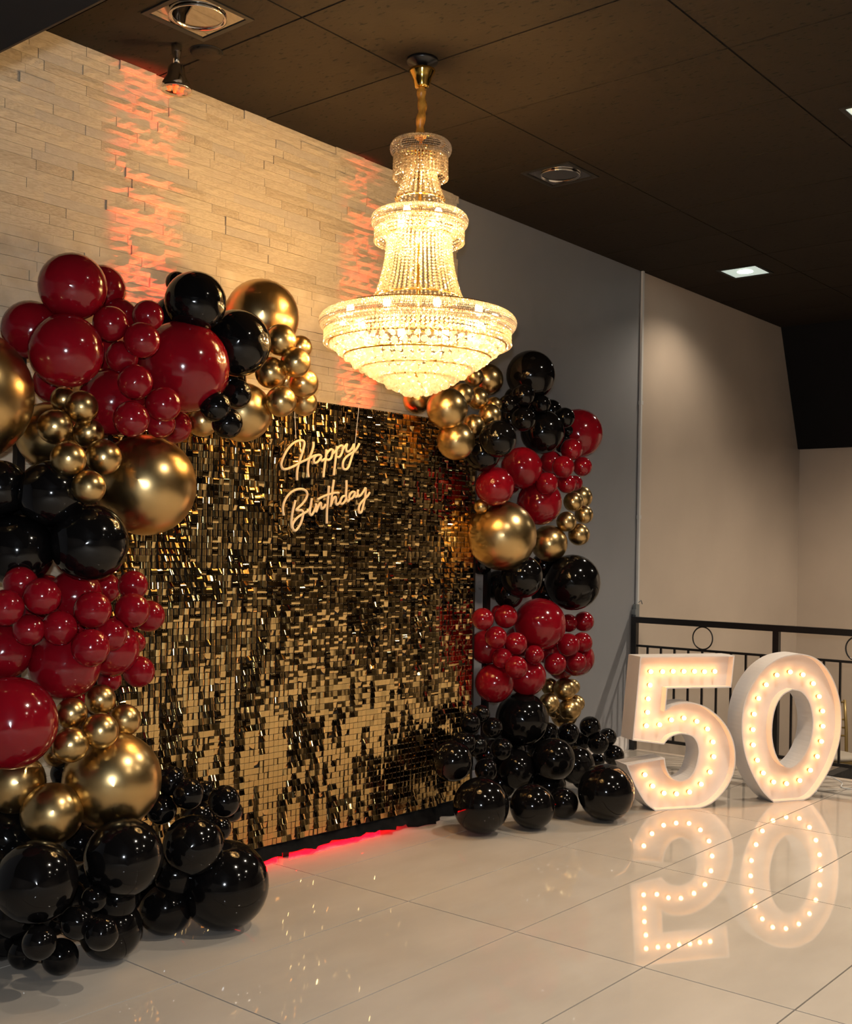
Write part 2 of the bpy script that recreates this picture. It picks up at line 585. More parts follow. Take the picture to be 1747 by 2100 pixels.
# colour, centre x y z, radius, group, label
BALLOONS = [
    ('r', 2.689, 3.980, 2.578, 0.0966, 0, 'medium burgundy balloon, rightmost of its size, burgundy cluster atop left arch'),
    ('r', 2.730, 3.912, 2.466, 0.0719, 0, 'small burgundy balloon, second from left in upper row, burgundy cluster atop left arch'),
    ('r', 2.475, 3.980, 2.169, 0.0774, 0, 'small burgundy balloon, leftmost in middle row, burgundy cluster atop left arch'),
    ('r', 2.706, 3.963, 2.317, 0.0696, 0, 'small burgundy balloon, second from left in middle row, burgundy cluster atop left arch'),
    ('r', 3.056, 3.964, 2.051, 0.0737, 0, 'small burgundy balloon, rightmost in lower row, burgundy cluster atop left arch'),
    ('r', 2.656, 3.850, 2.103, 0.1319, 0, 'large burgundy balloon, third from left of its size, burgundy cluster atop left arch'),
    ('r', 2.300, 3.850, 2.335, 0.1089, 0, 'medium burgundy balloon, leftmost of its size, burgundy cluster atop left arch'),
    ('r', 2.389, 3.720, 2.495, 0.1250, 0, 'large burgundy balloon, second from left of its size, burgundy cluster atop left arch'),
    ('r', 2.332, 3.667, 2.243, 0.1344, 0, 'large burgundy balloon, leftmost of its size, burgundy cluster atop left arch'),
    ('r', 2.904, 3.720, 2.267, 0.1875, 0, 'large burgundy balloon, rightmost of its size, burgundy cluster atop left arch'),
    ('r', 2.511, 3.655, 2.370, 0.0667, 0, 'small burgundy balloon, leftmost in upper row, burgundy cluster atop left arch'),
    ('r', 2.565, 3.655, 2.252, 0.0612, 0, 'small burgundy balloon, third from left in middle row, burgundy cluster atop left arch'),
    ('r', 2.671, 3.642, 2.426, 0.0607, 0, 'small burgundy balloon, rightmost in upper row, burgundy cluster atop left arch'),
    ('r', 2.588, 3.565, 2.311, 0.0682, 0, 'small burgundy balloon, third from left in upper row, burgundy cluster atop left arch'),
    ('r', 2.580, 3.590, 2.154, 0.0661, 0, 'small burgundy balloon, rightmost in middle row, burgundy cluster atop left arch'),
    ('r', 2.737, 3.642, 2.017, 0.0590, 0, 'small burgundy balloon, second from left in lower row, burgundy cluster atop left arch'),
    ('r', 2.692, 3.565, 2.080, 0.0680, 0, 'small burgundy balloon, third from left in lower row, burgundy cluster atop left arch'),
    ('r', 2.556, 3.577, 2.011, 0.0680, 0, 'small burgundy balloon, leftmost in lower row, burgundy cluster atop left arch'),
    ('k', 3.066, 3.980, 2.675, 0.0487, 1, 'small glossy black balloon, leftmost in upper row, black run atop the left arch'),
    ('k', 2.969, 3.850, 2.484, 0.1028, 1, 'medium glossy black balloon, only one of its size, black run atop the left arch'),
    ('k', 3.362, 3.965, 2.287, 0.0727, 1, 'small glossy black balloon, rightmost in upper row, black run atop the left arch'),
    ('k', 2.918, 3.665, 2.525, 0.1238, 1, 'large glossy black balloon, leftmost of its size, black run atop the left arch'),
    ('k', 3.189, 3.720, 2.405, 0.1424, 1, 'large glossy black balloon, rightmost of its size, black run atop the left arch'),
    ('k', 3.169, 3.694, 2.185, 0.0622, 1, 'small glossy black balloon, rightmost in lower row, black run atop the left arch'),
    ('k', 2.982, 3.608, 2.106, 0.0629, 1, 'small glossy black balloon, leftmost in lower row, black run atop the left arch'),
    ('k', 3.075, 3.642, 2.049, 0.0642, 1, 'small glossy black balloon, middle in lower row, black run atop the left arch'),
    ('g', 3.555, 3.980, 2.610, 0.1734, 2, 'large chrome gold balloon, rightmost of its size, gold cluster ending the left arch'),
    ('g', 3.359, 3.877, 2.138, 0.1330, 2, 'large chrome gold balloon, leftmost of its size, gold cluster ending the left arch'),
    ('g', 3.186, 3.941, 2.087, 0.0706, 2, 'small chrome gold balloon, leftmost in lower row, gold cluster ending the left arch'),
    ('g', 3.718, 3.980, 2.332, 0.0499, 2, 'small chrome gold balloon, third from left in lower row, gold cluster ending the left arch'),
    ('g', 3.707, 3.876, 2.480, 0.0549, 2, 'small chrome gold balloon, rightmost in upper row, gold cluster ending the left arch'),
    ('g', 3.461, 3.746, 2.462, 0.0709, 2, 'small chrome gold balloon, second from left in upper row, gold cluster ending the left arch'),
    ('g', 3.441, 3.785, 2.317, 0.0702, 2, 'small chrome gold balloon, leftmost in upper row, gold cluster ending the left arch'),
    ('g', 3.689, 3.824, 2.211, 0.0609, 2, 'small chrome gold balloon, rightmost in lower row, gold cluster ending the left arch'),
    ('g', 3.630, 3.771, 2.293, 0.0693, 2, 'small chrome gold balloon, fourth from left in lower row, gold cluster ending the left arch'),
    ('g', 3.505, 3.694, 2.364, 0.0673, 2, 'small chrome gold balloon, third from left in upper row, gold cluster ending the left arch'),
    ('g', 3.445, 3.720, 2.185, 0.0687, 2, 'small chrome gold balloon, second from left in lower row, gold cluster ending the left arch'),
    ('g', 2.024, 3.824, 2.061, 0.2416, 3, 'large chrome gold balloon, leftmost of its size, gold cluster mid left arch'),
    ('g', 2.417, 3.902, 1.954, 0.1276, 3, 'large chrome gold balloon, middle of its size, gold cluster mid left arch'),
    ('g', 2.772, 3.777, 1.779, 0.2026, 3, 'large chrome gold balloon, rightmost of its size, gold cluster mid left arch'),
    ('g', 2.392, 3.772, 2.080, 0.0483, 3, 'small chrome gold balloon, middle in upper row, gold cluster mid left arch'),
    ('g', 2.412, 3.685, 2.048, 0.0613, 3, 'small chrome gold balloon, rightmost in upper row, gold cluster mid left arch'),
    ('g', 2.325, 3.720, 1.969, 0.0644, 3, 'small chrome gold balloon, leftmost in upper row, gold cluster mid left arch'),
    ('g', 2.467, 3.720, 1.958, 0.0577, 3, 'small chrome gold balloon, second from left in lower row, gold cluster mid left arch'),
    ('g', 2.288, 3.571, 1.842, 0.0632, 3, 'small chrome gold balloon, leftmost in lower row, gold cluster mid left arch'),
    ('g', 2.473, 3.629, 1.864, 0.0667, 3, 'small chrome gold balloon, rightmost in lower row, gold cluster mid left arch'),
    ('g', 2.345, 3.529, 1.744, 0.0605, 3, 'small chrome gold balloon, third from left in lower row, gold cluster mid left arch'),
    ('k', 2.165, 3.813, 1.738, 0.1000, 4, 'medium glossy black balloon, second from left of its size, black group mid left arch'),
    ('k', 2.284, 3.671, 1.721, 0.1200, 4, 'large glossy black balloon, middle of its size, black group mid left arch'),
    ('k', 2.219, 3.783, 1.513, 0.1316, 4, 'large glossy black balloon, leftmost of its size, black group mid left arch'),
    ('k', 2.404, 3.607, 1.545, 0.1418, 4, 'large glossy black balloon, rightmost of its size, black group mid left arch'),
    ('r', 2.690, 3.920, 1.363, 0.0626, 5, 'small burgundy balloon, sixth from left in upper row, lower burgundy cluster of left arch'),
    ('r', 2.836, 3.920, 1.133, 0.0463, 5, 'small burgundy balloon, seventh from left in lower row, lower burgundy cluster of left arch'),
    ('r', 2.717, 3.920, 0.989, 0.0495, 5, 'small burgundy balloon, fifth from left in lower row, lower burgundy cluster of left arch'),
    ('r', 2.561, 3.920, 0.914, 0.0453, 5, 'small burgundy balloon, third from left in lower row, lower burgundy cluster of left arch'),
    ('r', 2.455, 3.770, 1.338, 0.1034, 5, 'medium burgundy balloon, middle of its size, lower burgundy cluster of left arch'),
    ('r', 2.579, 3.710, 1.139, 0.1075, 5, 'medium burgundy balloon, rightmost of its size, lower burgundy cluster of left arch'),
    ('r', 2.162, 3.770, 1.147, 0.1031, 5, 'medium burgundy balloon, leftmost of its size, lower burgundy cluster of left arch'),
    ('r', 2.365, 3.695, 1.094, 0.1313, 5, 'large burgundy balloon, rightmost of its size, lower burgundy cluster of left arch'),
    ('r', 2.174, 3.680, 1.395, 0.0611, 5, 'small burgundy balloon, second from left in upper row, lower burgundy cluster of left arch'),
    ('r', 2.740, 3.695, 1.259, 0.0622, 5, 'small burgundy balloon, rightmost in middle row, lower burgundy cluster of left arch'),
    ('r', 2.650, 3.680, 1.382, 0.0578, 5, 'small burgundy balloon, rightmost in upper row, lower burgundy cluster of left arch'),
    ('r', 2.685, 3.680, 1.045, 0.0615, 5, 'small burgundy balloon, rightmost in lower row, lower burgundy cluster of left arch'),
    ('r', 2.084, 3.620, 1.316, 0.0630, 5, 'small burgundy balloon, leftmost in upper row, lower burgundy cluster of left arch'),
    ('r', 2.183, 3.635, 1.234, 0.0568, 5, 'small burgundy balloon, leftmost in middle row, lower burgundy cluster of left arch'),
    ('r', 2.199, 3.581, 1.354, 0.0655, 5, 'small burgundy balloon, third from left in upper row, lower burgundy cluster of left arch'),
    ('r', 2.277, 3.590, 1.239, 0.0635, 5, 'small burgundy balloon, third from left in middle row, lower burgundy cluster of left arch'),
    ('r', 2.585, 3.590, 1.292, 0.0662, 5, 'small burgundy balloon, seventh from left in middle row, lower burgundy cluster of left arch'),
    ('r', 2.497, 3.603, 1.203, 0.0631, 5, 'small burgundy balloon, sixth from left in lower row, lower burgundy cluster of left arch'),
    ('r', 2.381, 3.545, 1.302, 0.0674, 5, 'small burgundy balloon, fifth from left in upper row, lower burgundy cluster of left arch'),
    ('r', 2.345, 3.500, 1.170, 0.0680, 5, 'small burgundy balloon, fourth from left in lower row, lower burgundy cluster of left arch'),
    ('r', 2.109, 3.620, 0.914, 0.1605, 5, 'large burgundy balloon, leftmost of its size, lower burgundy cluster of left arch'),
    ('g', 2.406, 3.792, 0.750, 0.0533, 6, 'small chrome gold balloon, leftmost in lower row, lower gold cluster, left arch'),
    ('g', 2.216, 3.770, 0.669, 0.1115, 6, 'medium chrome gold balloon, leftmost of its size, lower gold cluster, left arch'),
    ('g', 2.280, 3.624, 0.570, 0.1103, 6, 'medium chrome gold balloon, rightmost of its size, lower gold cluster, left arch'),
    ('g', 2.522, 3.610, 0.655, 0.1823, 6, 'large chrome gold balloon, only one of its size, lower gold cluster, left arch'),
    ('g', 2.492, 3.650, 0.957, 0.0569, 6, 'small chrome gold balloon, middle in upper row, lower gold cluster, left arch'),
    ('g', 2.350, 3.620, 0.923, 0.0571, 6, 'small chrome gold balloon, leftmost in upper row, lower gold cluster, left arch'),
    ('g', 2.581, 3.620, 0.874, 0.0608, 6, 'small chrome gold balloon, rightmost in upper row, lower gold cluster, left arch'),
    ('g', 2.310, 3.560, 0.821, 0.0641, 6, 'small chrome gold balloon, middle in lower row, lower gold cluster, left arch'),
    ('g', 2.413, 3.530, 0.863, 0.0651, 6, 'small chrome gold balloon, rightmost in lower row, lower gold cluster, left arch'),
    ('k', 3.117, 3.800, 0.495, 0.0441, 7, 'small glossy black balloon, fifth from left in upper row, black cluster at left arch foot'),
    ('k', 3.247, 3.770, 0.393, 0.0463, 7, 'small glossy black balloon, rightmost in middle row, black cluster at left arch foot'),
    ('k', 3.115, 3.701, 0.352, 0.0543, 7, 'small glossy black balloon, fifth from left in middle row, black cluster at left arch foot'),
    ('k', 2.208, 3.800, 0.456, 0.1193, 7, 'large glossy black balloon, leftmost in upper row, black cluster at left arch foot'),
    ('k', 2.807, 3.800, 0.174, 0.1047, 7, 'medium glossy black balloon, third from left in upper row, black cluster at left arch foot'),
    ('k', 2.363, 3.755, 0.154, 0.0770, 7, 'small glossy black balloon, third from left in lower row, black cluster at left arch foot'),
    ('k', 2.826, 3.650, 0.603, 0.0583, 7, 'small glossy black balloon, third from left in upper row, black cluster at left arch foot'),
    ('k', 2.782, 3.650, 0.497, 0.0599, 7, 'small glossy black balloon, second from left in upper row, black cluster at left arch foot'),
    ('k', 2.829, 3.509, 0.371, 0.1190, 7, 'large glossy black balloon, rightmost in upper row, black cluster at left arch foot'),
    ('k', 2.459, 3.440, 0.412, 0.1407, 7, 'large glossy black balloon, middle in lower row, black cluster at left arch foot'),
    ('k', 2.152, 3.512, 0.376, 0.1413, 7, 'large glossy black balloon, leftmost in lower row, black cluster at left arch foot'),
    ('k', 2.999, 3.519, 0.179, 0.1775, 7, 'large glossy black balloon, rightmost in lower row, black cluster at left arch foot'),
    ('k', 2.798, 3.636, 0.106, 0.1042, 7, 'medium glossy black balloon, rightmost in lower row, black cluster at left arch foot'),
    ('k', 3.036, 3.575, 0.500, 0.0654, 7, 'small glossy black balloon, rightmost in upper row, black cluster at left arch foot'),
    ('k', 2.835, 3.552, 0.565, 0.0616, 7, 'small glossy black balloon, fourth from left in upper row, black cluster at left arch foot'),
    ('k', 2.221, 3.858, 0.097, 0.0953, 7, 'medium glossy black balloon, leftmost in lower row, black cluster at left arch foot'),
    ('k', 2.492, 3.560, 0.117, 0.1148, 7, 'medium glossy black balloon, fourth from left in lower row, black cluster at left arch foot'),
    ('k', 2.337, 3.440, 0.289, 0.0462, 7, 'small glossy black balloon, second from left in middle row, black cluster at left arch foot'),
    ('k', 2.252, 3.410, 0.234, 0.0583, 7, 'small glossy black balloon, fifth from left in lower row, black cluster at left arch foot'),
    ('k', 2.287, 3.320, 0.210, 0.0597, 7, 'small glossy black balloon, rightmost in lower row, black cluster at left arch foot'),
    ('k', 2.116, 3.425, 0.195, 0.0575, 7, 'small glossy black balloon, second from left in lower row, black cluster at left arch foot'),
    ('k', 2.234, 3.711, 0.063, 0.0610, 7, 'small glossy black balloon, leftmost in lower row, black cluster at left arch foot'),
    ('k', 2.288, 3.570, 0.067, 0.0646, 7, 'small glossy black balloon, fourth from left in lower row, black cluster at left arch foot'),
    ('k', 5.852, 4.140, 2.485, 0.0917, 8, 'medium glossy black balloon, leftmost in upper row, black cluster atop the right arch'),
    ('k', 5.777, 4.140, 2.354, 0.0791, 8, 'medium glossy black balloon, rightmost in lower row, black cluster atop the right arch'),
    ('k', 5.165, 3.893, 2.087, 0.1009, 8, 'medium glossy black balloon, leftmost in lower row, black cluster atop the right arch'),
    ('k', 6.263, 4.080, 2.221, 0.0373, 8, 'small glossy black balloon, second from left in lower row, black cluster atop the right arch'),
    ('k', 6.305, 4.080, 2.273, 0.0399, 8, 'small glossy black balloon, fourth from left in lower row, black cluster atop the right arch'),
    ('k', 6.296, 4.052, 2.331, 0.0373, 8, 'small glossy black balloon, rightmost in lower row, black cluster atop the right arch'),
    ('k', 5.783, 3.997, 2.623, 0.1524, 8, 'large glossy black balloon, leftmost of its size, black cluster atop the right arch'),
    ('k', 5.102, 3.741, 2.160, 0.1043, 8, 'medium glossy black balloon, middle in lower row, black cluster atop the right arch'),
    ('k', 5.903, 3.984, 2.282, 0.1384, 8, 'large glossy black balloon, rightmost of its size, black cluster atop the right arch'),
    ('k', 5.478, 3.948, 2.409, 0.0541, 8, 'small glossy black balloon, leftmost in upper row, black cluster atop the right arch'),
    ('k', 5.813, 3.936, 2.442, 0.0585, 8, 'small glossy black balloon, third from left in upper row, black cluster atop the right arch'),
    ('k', 6.078, 3.936, 2.385, 0.0658, 8, 'small glossy black balloon, third from left in lower row, black cluster atop the right arch'),
    ('k', 5.569, 3.900, 2.467, 0.0681, 8, 'small glossy black balloon, second from left in upper row, black cluster atop the right arch'),
    ('k', 5.576, 3.900, 2.324, 0.0734, 8, 'small glossy black balloon, leftmost in lower row, black cluster atop the right arch'),
    ('g', 4.872, 4.140, 2.384, 0.0821, 9, 'medium chrome gold balloon, leftmost of its size, gold cluster below the chandelier'),
    ('g', 5.446, 4.080, 2.561, 0.0971, 9, 'medium chrome gold balloon, rightmost of its size, gold cluster below the chandelier'),
    ('g', 5.235, 4.020, 2.544, 0.0574, 9, 'small chrome gold balloon, rightmost in upper row, gold cluster below the chandelier'),
    ('g', 5.036, 4.020, 2.477, 0.0395, 9, 'small chrome gold balloon, leftmost in upper row, gold cluster below the chandelier'),
    ('g', 4.915, 3.890, 2.139, 0.1063, 9, 'medium chrome gold balloon, third from left of its size, gold cluster below the chandelier'),
    ('g', 4.825, 3.884, 2.310, 0.1127, 9, 'medium chrome gold balloon, second from left of its size, gold cluster below the chandelier'),
    ('g', 5.340, 3.948, 2.387, 0.0488, 9, 'small chrome gold balloon, rightmost in lower row, gold cluster below the chandelier'),
    ('g', 5.153, 3.924, 2.403, 0.0621, 9, 'small chrome gold balloon, second from left in lower row, gold cluster below the chandelier'),
    ('g', 4.983, 3.900, 2.404, 0.0642, 9, 'small chrome gold balloon, middle in upper row, gold cluster below the chandelier'),
    ('g', 5.086, 3.900, 2.243, 0.0629, 9, 'small chrome gold balloon, leftmost in lower row, gold cluster below the chandelier'),
    ('g', 5.206, 3.876, 2.308, 0.0665, 9, 'small chrome gold balloon, third from left in lower row, gold cluster below the chandelier'),
    ('r', 6.507, 4.104, 2.332, 0.1660, 10, 'large burgundy balloon, rightmost of its size, upper red cluster of right arch'),
    ('r', 6.442, 4.080, 1.993, 0.0523, 10, 'small burgundy balloon, rightmost in lower row, upper red cluster of right arch'),
    ('r', 6.096, 4.044, 2.108, 0.0730, 10, 'small burgundy balloon, leftmost in upper row, upper red cluster of right arch'),
    ('r', 5.274, 3.883, 1.907, 0.1131, 10, 'medium burgundy balloon, leftmost of its size, upper red cluster of right arch'),
    ('r', 5.666, 3.972, 2.042, 0.1270, 10, 'large burgundy balloon, leftmost of its size, upper red cluster of right arch'),
    ('r', 5.865, 3.972, 1.839, 0.1400, 10, 'large burgundy balloon, middle of its size, upper red cluster of right arch'),
    ('r', 6.148, 3.924, 2.189, 0.0711, 10, 'small burgundy balloon, third from left in upper row, upper red cluster of right arch'),
    ('r', 6.280, 3.924, 2.088, 0.0631, 10, 'small burgundy balloon, rightmost in upper row, upper red cluster of right arch'),
    ('r', 6.080, 3.912, 1.966, 0.0609, 10, 'small burgundy balloon, third from left in lower row, upper red cluster of right arch'),
    ('r', 5.980, 3.876, 2.065, 0.0703, 10, 'small burgundy balloon, second from left in upper row, upper red cluster of right arch'),
    ('r', 5.779, 3.864, 1.950, 0.0702, 10, 'small burgundy balloon, second from left in lower row, upper red cluster of right arch'),
    ('g', 6.617, 4.140, 1.908, 0.0777, 11, 'small chrome gold balloon, rightmost in upper row, middle gold cluster, right arch'),
    ('g', 5.239, 3.953, 1.790, 0.0424, 11, 'small chrome gold balloon, leftmost in upper row, middle gold cluster, right arch'),
    ('g', 6.055, 4.020, 1.587, 0.1169, 11, 'medium chrome gold balloon, only one of its size, middle gold cluster, right arch'),
    ('g', 5.417, 3.931, 1.626, 0.2064, 11, 'large chrome gold balloon, only one of its size, middle gold cluster, right arch'),
    ('g', 6.235, 3.960, 1.859, 0.0646, 11, 'small chrome gold balloon, middle in upper row, middle gold cluster, right arch'),
    ('g', 6.347, 3.948, 1.780, 0.0611, 11, 'small chrome gold balloon, rightmost in lower row, middle gold cluster, right arch'),
    ('g', 6.102, 3.924, 1.727, 0.0643, 11, 'small chrome gold balloon, leftmost in lower row, middle gold cluster, right arch'),
    ('g', 6.253, 3.924, 1.648, 0.0710, 11, 'small chrome gold balloon, middle in lower row, middle gold cluster, right arch'),
    ('k', 5.500, 4.140, 1.455, 0.0675, 12, 'small glossy black balloon, only one of its size, middle black group of right arch'),
    ('k', 5.609, 4.011, 1.274, 0.0900, 12, 'medium glossy black balloon, second from left of its size, middle black group of right arch'),
    ('k', 5.547, 3.872, 1.384, 0.1278, 12, 'large glossy black balloon, leftmost of its size, middle black group of right arch'),
    ('k', 6.184, 3.923, 1.340, 0.1796, 12, 'large glossy black balloon, rightmost of its size, middle black group of right arch'),
    ('r', 5.646, 4.116, 1.159, 0.0410, 13, 'small burgundy balloon, second from left in upper row, lower red cluster of right arch'),
    ('r', 6.369, 4.116, 0.771, 0.0886, 13, 'medium burgundy balloon, third from left in lower row, lower red cluster of right arch'),
    ('r', 6.311, 3.963, 0.844, 0.1179, 13, 'medium burgundy balloon, rightmost in lower row, lower red cluster of right arch'),
    ('r', 5.472, 4.068, 0.957, 0.1051, 13, 'medium burgundy balloon, leftmost in upper row, lower red cluster of right arch'),
    ('r', 5.863, 3.953, 1.082, 0.1638, 13, 'large burgundy balloon, rightmost of its size, lower red cluster of right arch'),
    ('r', 5.774, 3.980, 0.762, 0.1188, 13, 'large burgundy balloon, leftmost of its size, lower red cluster of right arch'),
    ('r', 5.457, 3.996, 0.746, 0.1166, 13, 'medium burgundy balloon, leftmost in lower row, lower red cluster of right arch'),
    ('r', 6.260, 3.996, 1.072, 0.0598, 13, 'small burgundy balloon, fourth from left in middle row, lower red cluster of right arch'),
    ('r', 5.244, 3.930, 1.141, 0.0642, 13, 'small burgundy balloon, leftmost in upper row, lower red cluster of right arch'),
    ('r', 5.496, 3.948, 1.145, 0.0706, 13, 'small burgundy balloon, third from left in upper row, lower red cluster of right arch'),
    ('r', 6.370, 3.948, 1.080, 0.0670, 13, 'small burgundy balloon, rightmost in upper row, lower red cluster of right arch'),
    ('r', 6.236, 3.875, 0.954, 0.0666, 13, 'small burgundy balloon, rightmost in middle row, lower red cluster of right arch'),
    ('r', 5.350, 3.912, 1.030, 0.0658, 13, 'small burgundy balloon, leftmost in middle row, lower red cluster of right arch'),
    ('r', 5.433, 3.924, 0.902, 0.0621, 13, 'small burgundy balloon, leftmost in lower row, lower red cluster of right arch'),
    ('r', 6.177, 3.880, 0.833, 0.0662, 13, 'small burgundy balloon, rightmost in lower row, lower red cluster of right arch'),
    ('r', 5.982, 3.912, 0.833, 0.0715, 13, 'small burgundy balloon, fourth from left in lower row, lower red cluster of right arch'),
    ('r', 6.093, 3.888, 0.946, 0.0741, 13, 'small burgundy balloon, third from left in middle row, lower red cluster of right arch'),
    ('r', 5.518, 3.888, 0.986, 0.0687, 13, 'small burgundy balloon, second from left in middle row, lower red cluster of right arch'),
    ('r', 5.733, 3.900, 0.905, 0.0605, 13, 'small burgundy balloon, third from left in lower row, lower red cluster of right arch'),
    ('r', 5.435, 3.824, 0.856, 0.0676, 13, 'small burgundy balloon, second from left in lower row, lower red cluster of right arch'),
    ('g', 6.235, 4.116, 0.649, 0.0563, 14, 'small chrome gold balloon, leftmost in upper row, lower gold cluster, right arch'),
    ('g', 6.414, 4.116, 0.446, 0.0890, 14, 'medium chrome gold balloon, only one of its size, lower gold cluster, right arch'),
    ('g', 6.430, 4.068, 0.637, 0.0533, 14, 'small chrome gold balloon, rightmost in upper row, lower gold cluster, right arch'),
    ('g', 6.245, 4.080, 0.496, 0.0504, 14, 'small chrome gold balloon, second from left in lower row, lower gold cluster, right arch'),
    ('g', 6.417, 4.024, 0.532, 0.0560, 14, 'small chrome gold balloon, rightmost in lower row, lower gold cluster, right arch'),
    ('g', 6.048, 3.996, 0.572, 0.0660, 14, 'small chrome gold balloon, leftmost in lower row, lower gold cluster, right arch'),
    ('g', 6.212, 3.984, 0.647, 0.0728, 14, 'small chrome gold balloon, middle in upper row, lower gold cluster, right arch'),
    ('g', 6.238, 3.960, 0.517, 0.0738, 14, 'small chrome gold balloon, third from left in lower row, lower gold cluster, right arch'),
    ('k', 5.788, 4.140, 0.274, 0.1300, 15, 'large glossy black balloon, leftmost in upper row, black cluster at right arch foot'),
    ('k', 6.004, 4.067, 0.118, 0.1133, 15, 'medium glossy black balloon, second from left in lower row, black cluster at right arch foot'),
    ('k', 6.139, 4.052, 0.370, 0.0622, 15, 'small glossy black balloon, fourth from left in upper row, black cluster at right arch foot'),
    ('k', 6.626, 4.104, 0.249, 0.0606, 15, 'small glossy black balloon, third from left in middle row, black cluster at right arch foot'),
    ('k', 6.808, 4.092, 0.094, 0.0534, 15, 'small glossy black balloon, fourth from left in lower row, black cluster at right arch foot'),
    ('k', 5.548, 3.555, 0.089, 0.0872, 15, 'medium glossy black balloon, fourth from left in lower row, black cluster at right arch foot'),
    ('k', 5.751, 3.996, 0.503, 0.1652, 15, 'large glossy black balloon, second from left in upper row, black cluster at right arch foot'),
    ('k', 4.929, 3.884, 0.369, 0.1133, 15, 'medium glossy black balloon, leftmost in upper row, black cluster at right arch foot'),
    ('k', 6.118, 3.834, 0.194, 0.1198, 15, 'large glossy black balloon, rightmost in upper row, black cluster at right arch foot'),
    ('k', 5.649, 3.956, 0.215, 0.1196, 15, 'large glossy black balloon, second from left in lower row, black cluster at right arch foot'),
    ('k', 5.749, 3.757, 0.287, 0.1285, 15, 'large glossy black balloon, third from left in upper row, black cluster at right arch foot'),
    ('k', 4.931, 3.685, 0.155, 0.1528, 15, 'large glossy black balloon, leftmost in lower row, black cluster at right arch foot'),
    ('k', 5.210, 3.540, 0.127, 0.1255, 15, 'large glossy black balloon, third from left in lower row, black cluster at right arch foot'),
    ('k', 5.664, 3.342, 0.164, 0.1622, 15, 'large glossy black balloon, rightmost in lower row, black cluster at right arch foot'),
    ('k', 5.267, 3.948, 0.589, 0.0516, 15, 'small glossy black balloon, second from left in upper row, black cluster at right arch foot'),
    ('k', 5.149, 3.936, 0.550, 0.0601, 15, 'small glossy black balloon, leftmost in upper row, black cluster at right arch foot'),
    ('k', 5.366, 3.936, 0.499, 0.0608, 15, 'small glossy black balloon, third from left in upper row, black cluster at right arch foot'),
    ('k', 6.302, 4.008, 0.349, 0.0717, 15, 'small glossy black balloon, second from left in middle row, black cluster at right arch foot'),
    ('k', 6.548, 3.996, 0.365, 0.0715, 15, 'small glossy black balloon, rightmost in upper row, black cluster at right arch foot'),
    ('k', 6.776, 3.996, 0.269, 0.0630, 15, 'small glossy black balloon, rightmost in middle row, black cluster at right arch foot'),
    ('k', 6.574, 3.948, 0.257, 0.0724, 15, 'small glossy black balloon, fourth from left in middle row, black cluster at right arch foot'),
    ('k', 6.784, 3.948, 0.149, 0.0709, 15, 'small glossy black balloon, rightmost in lower row, black cluster at right arch foot'),
    ('k', 5.199, 3.924, 0.415, 0.0647, 15, 'small glossy black balloon, leftmost in lower row, black cluster at right arch foot'),
    ('k', 5.410, 3.900, 0.373, 0.0670, 15, 'small glossy black balloon, third from left in lower row, black cluster at right arch foot'),
    ('k', 5.247, 3.888, 0.275, 0.0674, 15, 'small glossy black balloon, second from left in lower row, black cluster at right arch foot'),
    ('k', 5.689, 4.140, 1.321, 0.0964, 12, 'medium glossy black balloon, leftmost of its size, middle black group of right arch'),
    ('k', 6.219, 4.140, 1.247, 0.1020, 12, 'medium glossy black balloon, rightmost of its size, middle black group of right arch'),
    ('k', 6.187, 4.140, 1.445, 0.0872, 12, 'medium glossy black balloon, third from left of its size, middle black group of right arch'),
    ('k', 5.082, 3.926, 0.441, 0.0714, 15, 'small glossy black balloon, leftmost in middle row, black cluster at right arch foot'),
    ('k', 5.607, 4.140, 0.297, 0.0910, 15, 'medium glossy black balloon, second from left in upper row, black cluster at right arch foot'),
    ('k', 5.683, 4.104, 0.105, 0.1006, 15, 'medium glossy black balloon, leftmost in lower row, black cluster at right arch foot'),
    ('k', 5.810, 3.828, 0.109, 0.1040, 15, 'medium glossy black balloon, third from left in lower row, black cluster at right arch foot'),
    ('k', 6.273, 3.859, 0.100, 0.0954, 15, 'medium glossy black balloon, rightmost in lower row, black cluster at right arch foot'),
    ('k', 6.173, 4.140, 0.271, 0.0967, 15, 'medium glossy black balloon, third from left in upper row, black cluster at right arch foot'),
    ('k', 6.468, 4.140, 0.216, 0.0947, 15, 'medium glossy black balloon, rightmost in upper row, black cluster at right arch foot'),
    ('r', 5.924, 4.140, 0.961, 0.1036, 13, 'medium burgundy balloon, middle in upper row, lower red cluster of right arch'),
    ('r', 6.255, 4.140, 0.905, 0.1122, 13, 'medium burgundy balloon, rightmost in upper row, lower red cluster of right arch'),
    ('r', 5.803, 4.140, 0.823, 0.0837, 13, 'medium burgundy balloon, second from left in lower row, lower red cluster of right arch'),
    ('k', 6.060, 4.140, 2.413, 0.0897, 8, 'medium glossy black balloon, rightmost in upper row, black cluster atop the right arch'),
    ('k', 6.230, 4.140, 2.463, 0.0705, 8, 'small glossy black balloon, rightmost in upper row, black cluster atop the right arch'),
    ('r', 6.272, 4.140, 2.054, 0.0834, 10, 'medium burgundy balloon, rightmost of its size, upper red cluster of right arch'),
    ('r', 5.775, 4.140, 1.962, 0.0751, 10, 'small burgundy balloon, leftmost in lower row, upper red cluster of right arch'),
    ('k', 2.559, 3.770, 0.227, 0.0933, 7, 'medium glossy black balloon, second from left in upper row, black cluster at left arch foot'),
    ('k', 2.831, 3.617, 0.232, 0.0888, 7, 'medium glossy black balloon, rightmost in upper row, black cluster at left arch foot'),
    ('k', 3.084, 3.800, 0.383, 0.0731, 7, 'small glossy black balloon, fourth from left in middle row, black cluster at left arch foot'),
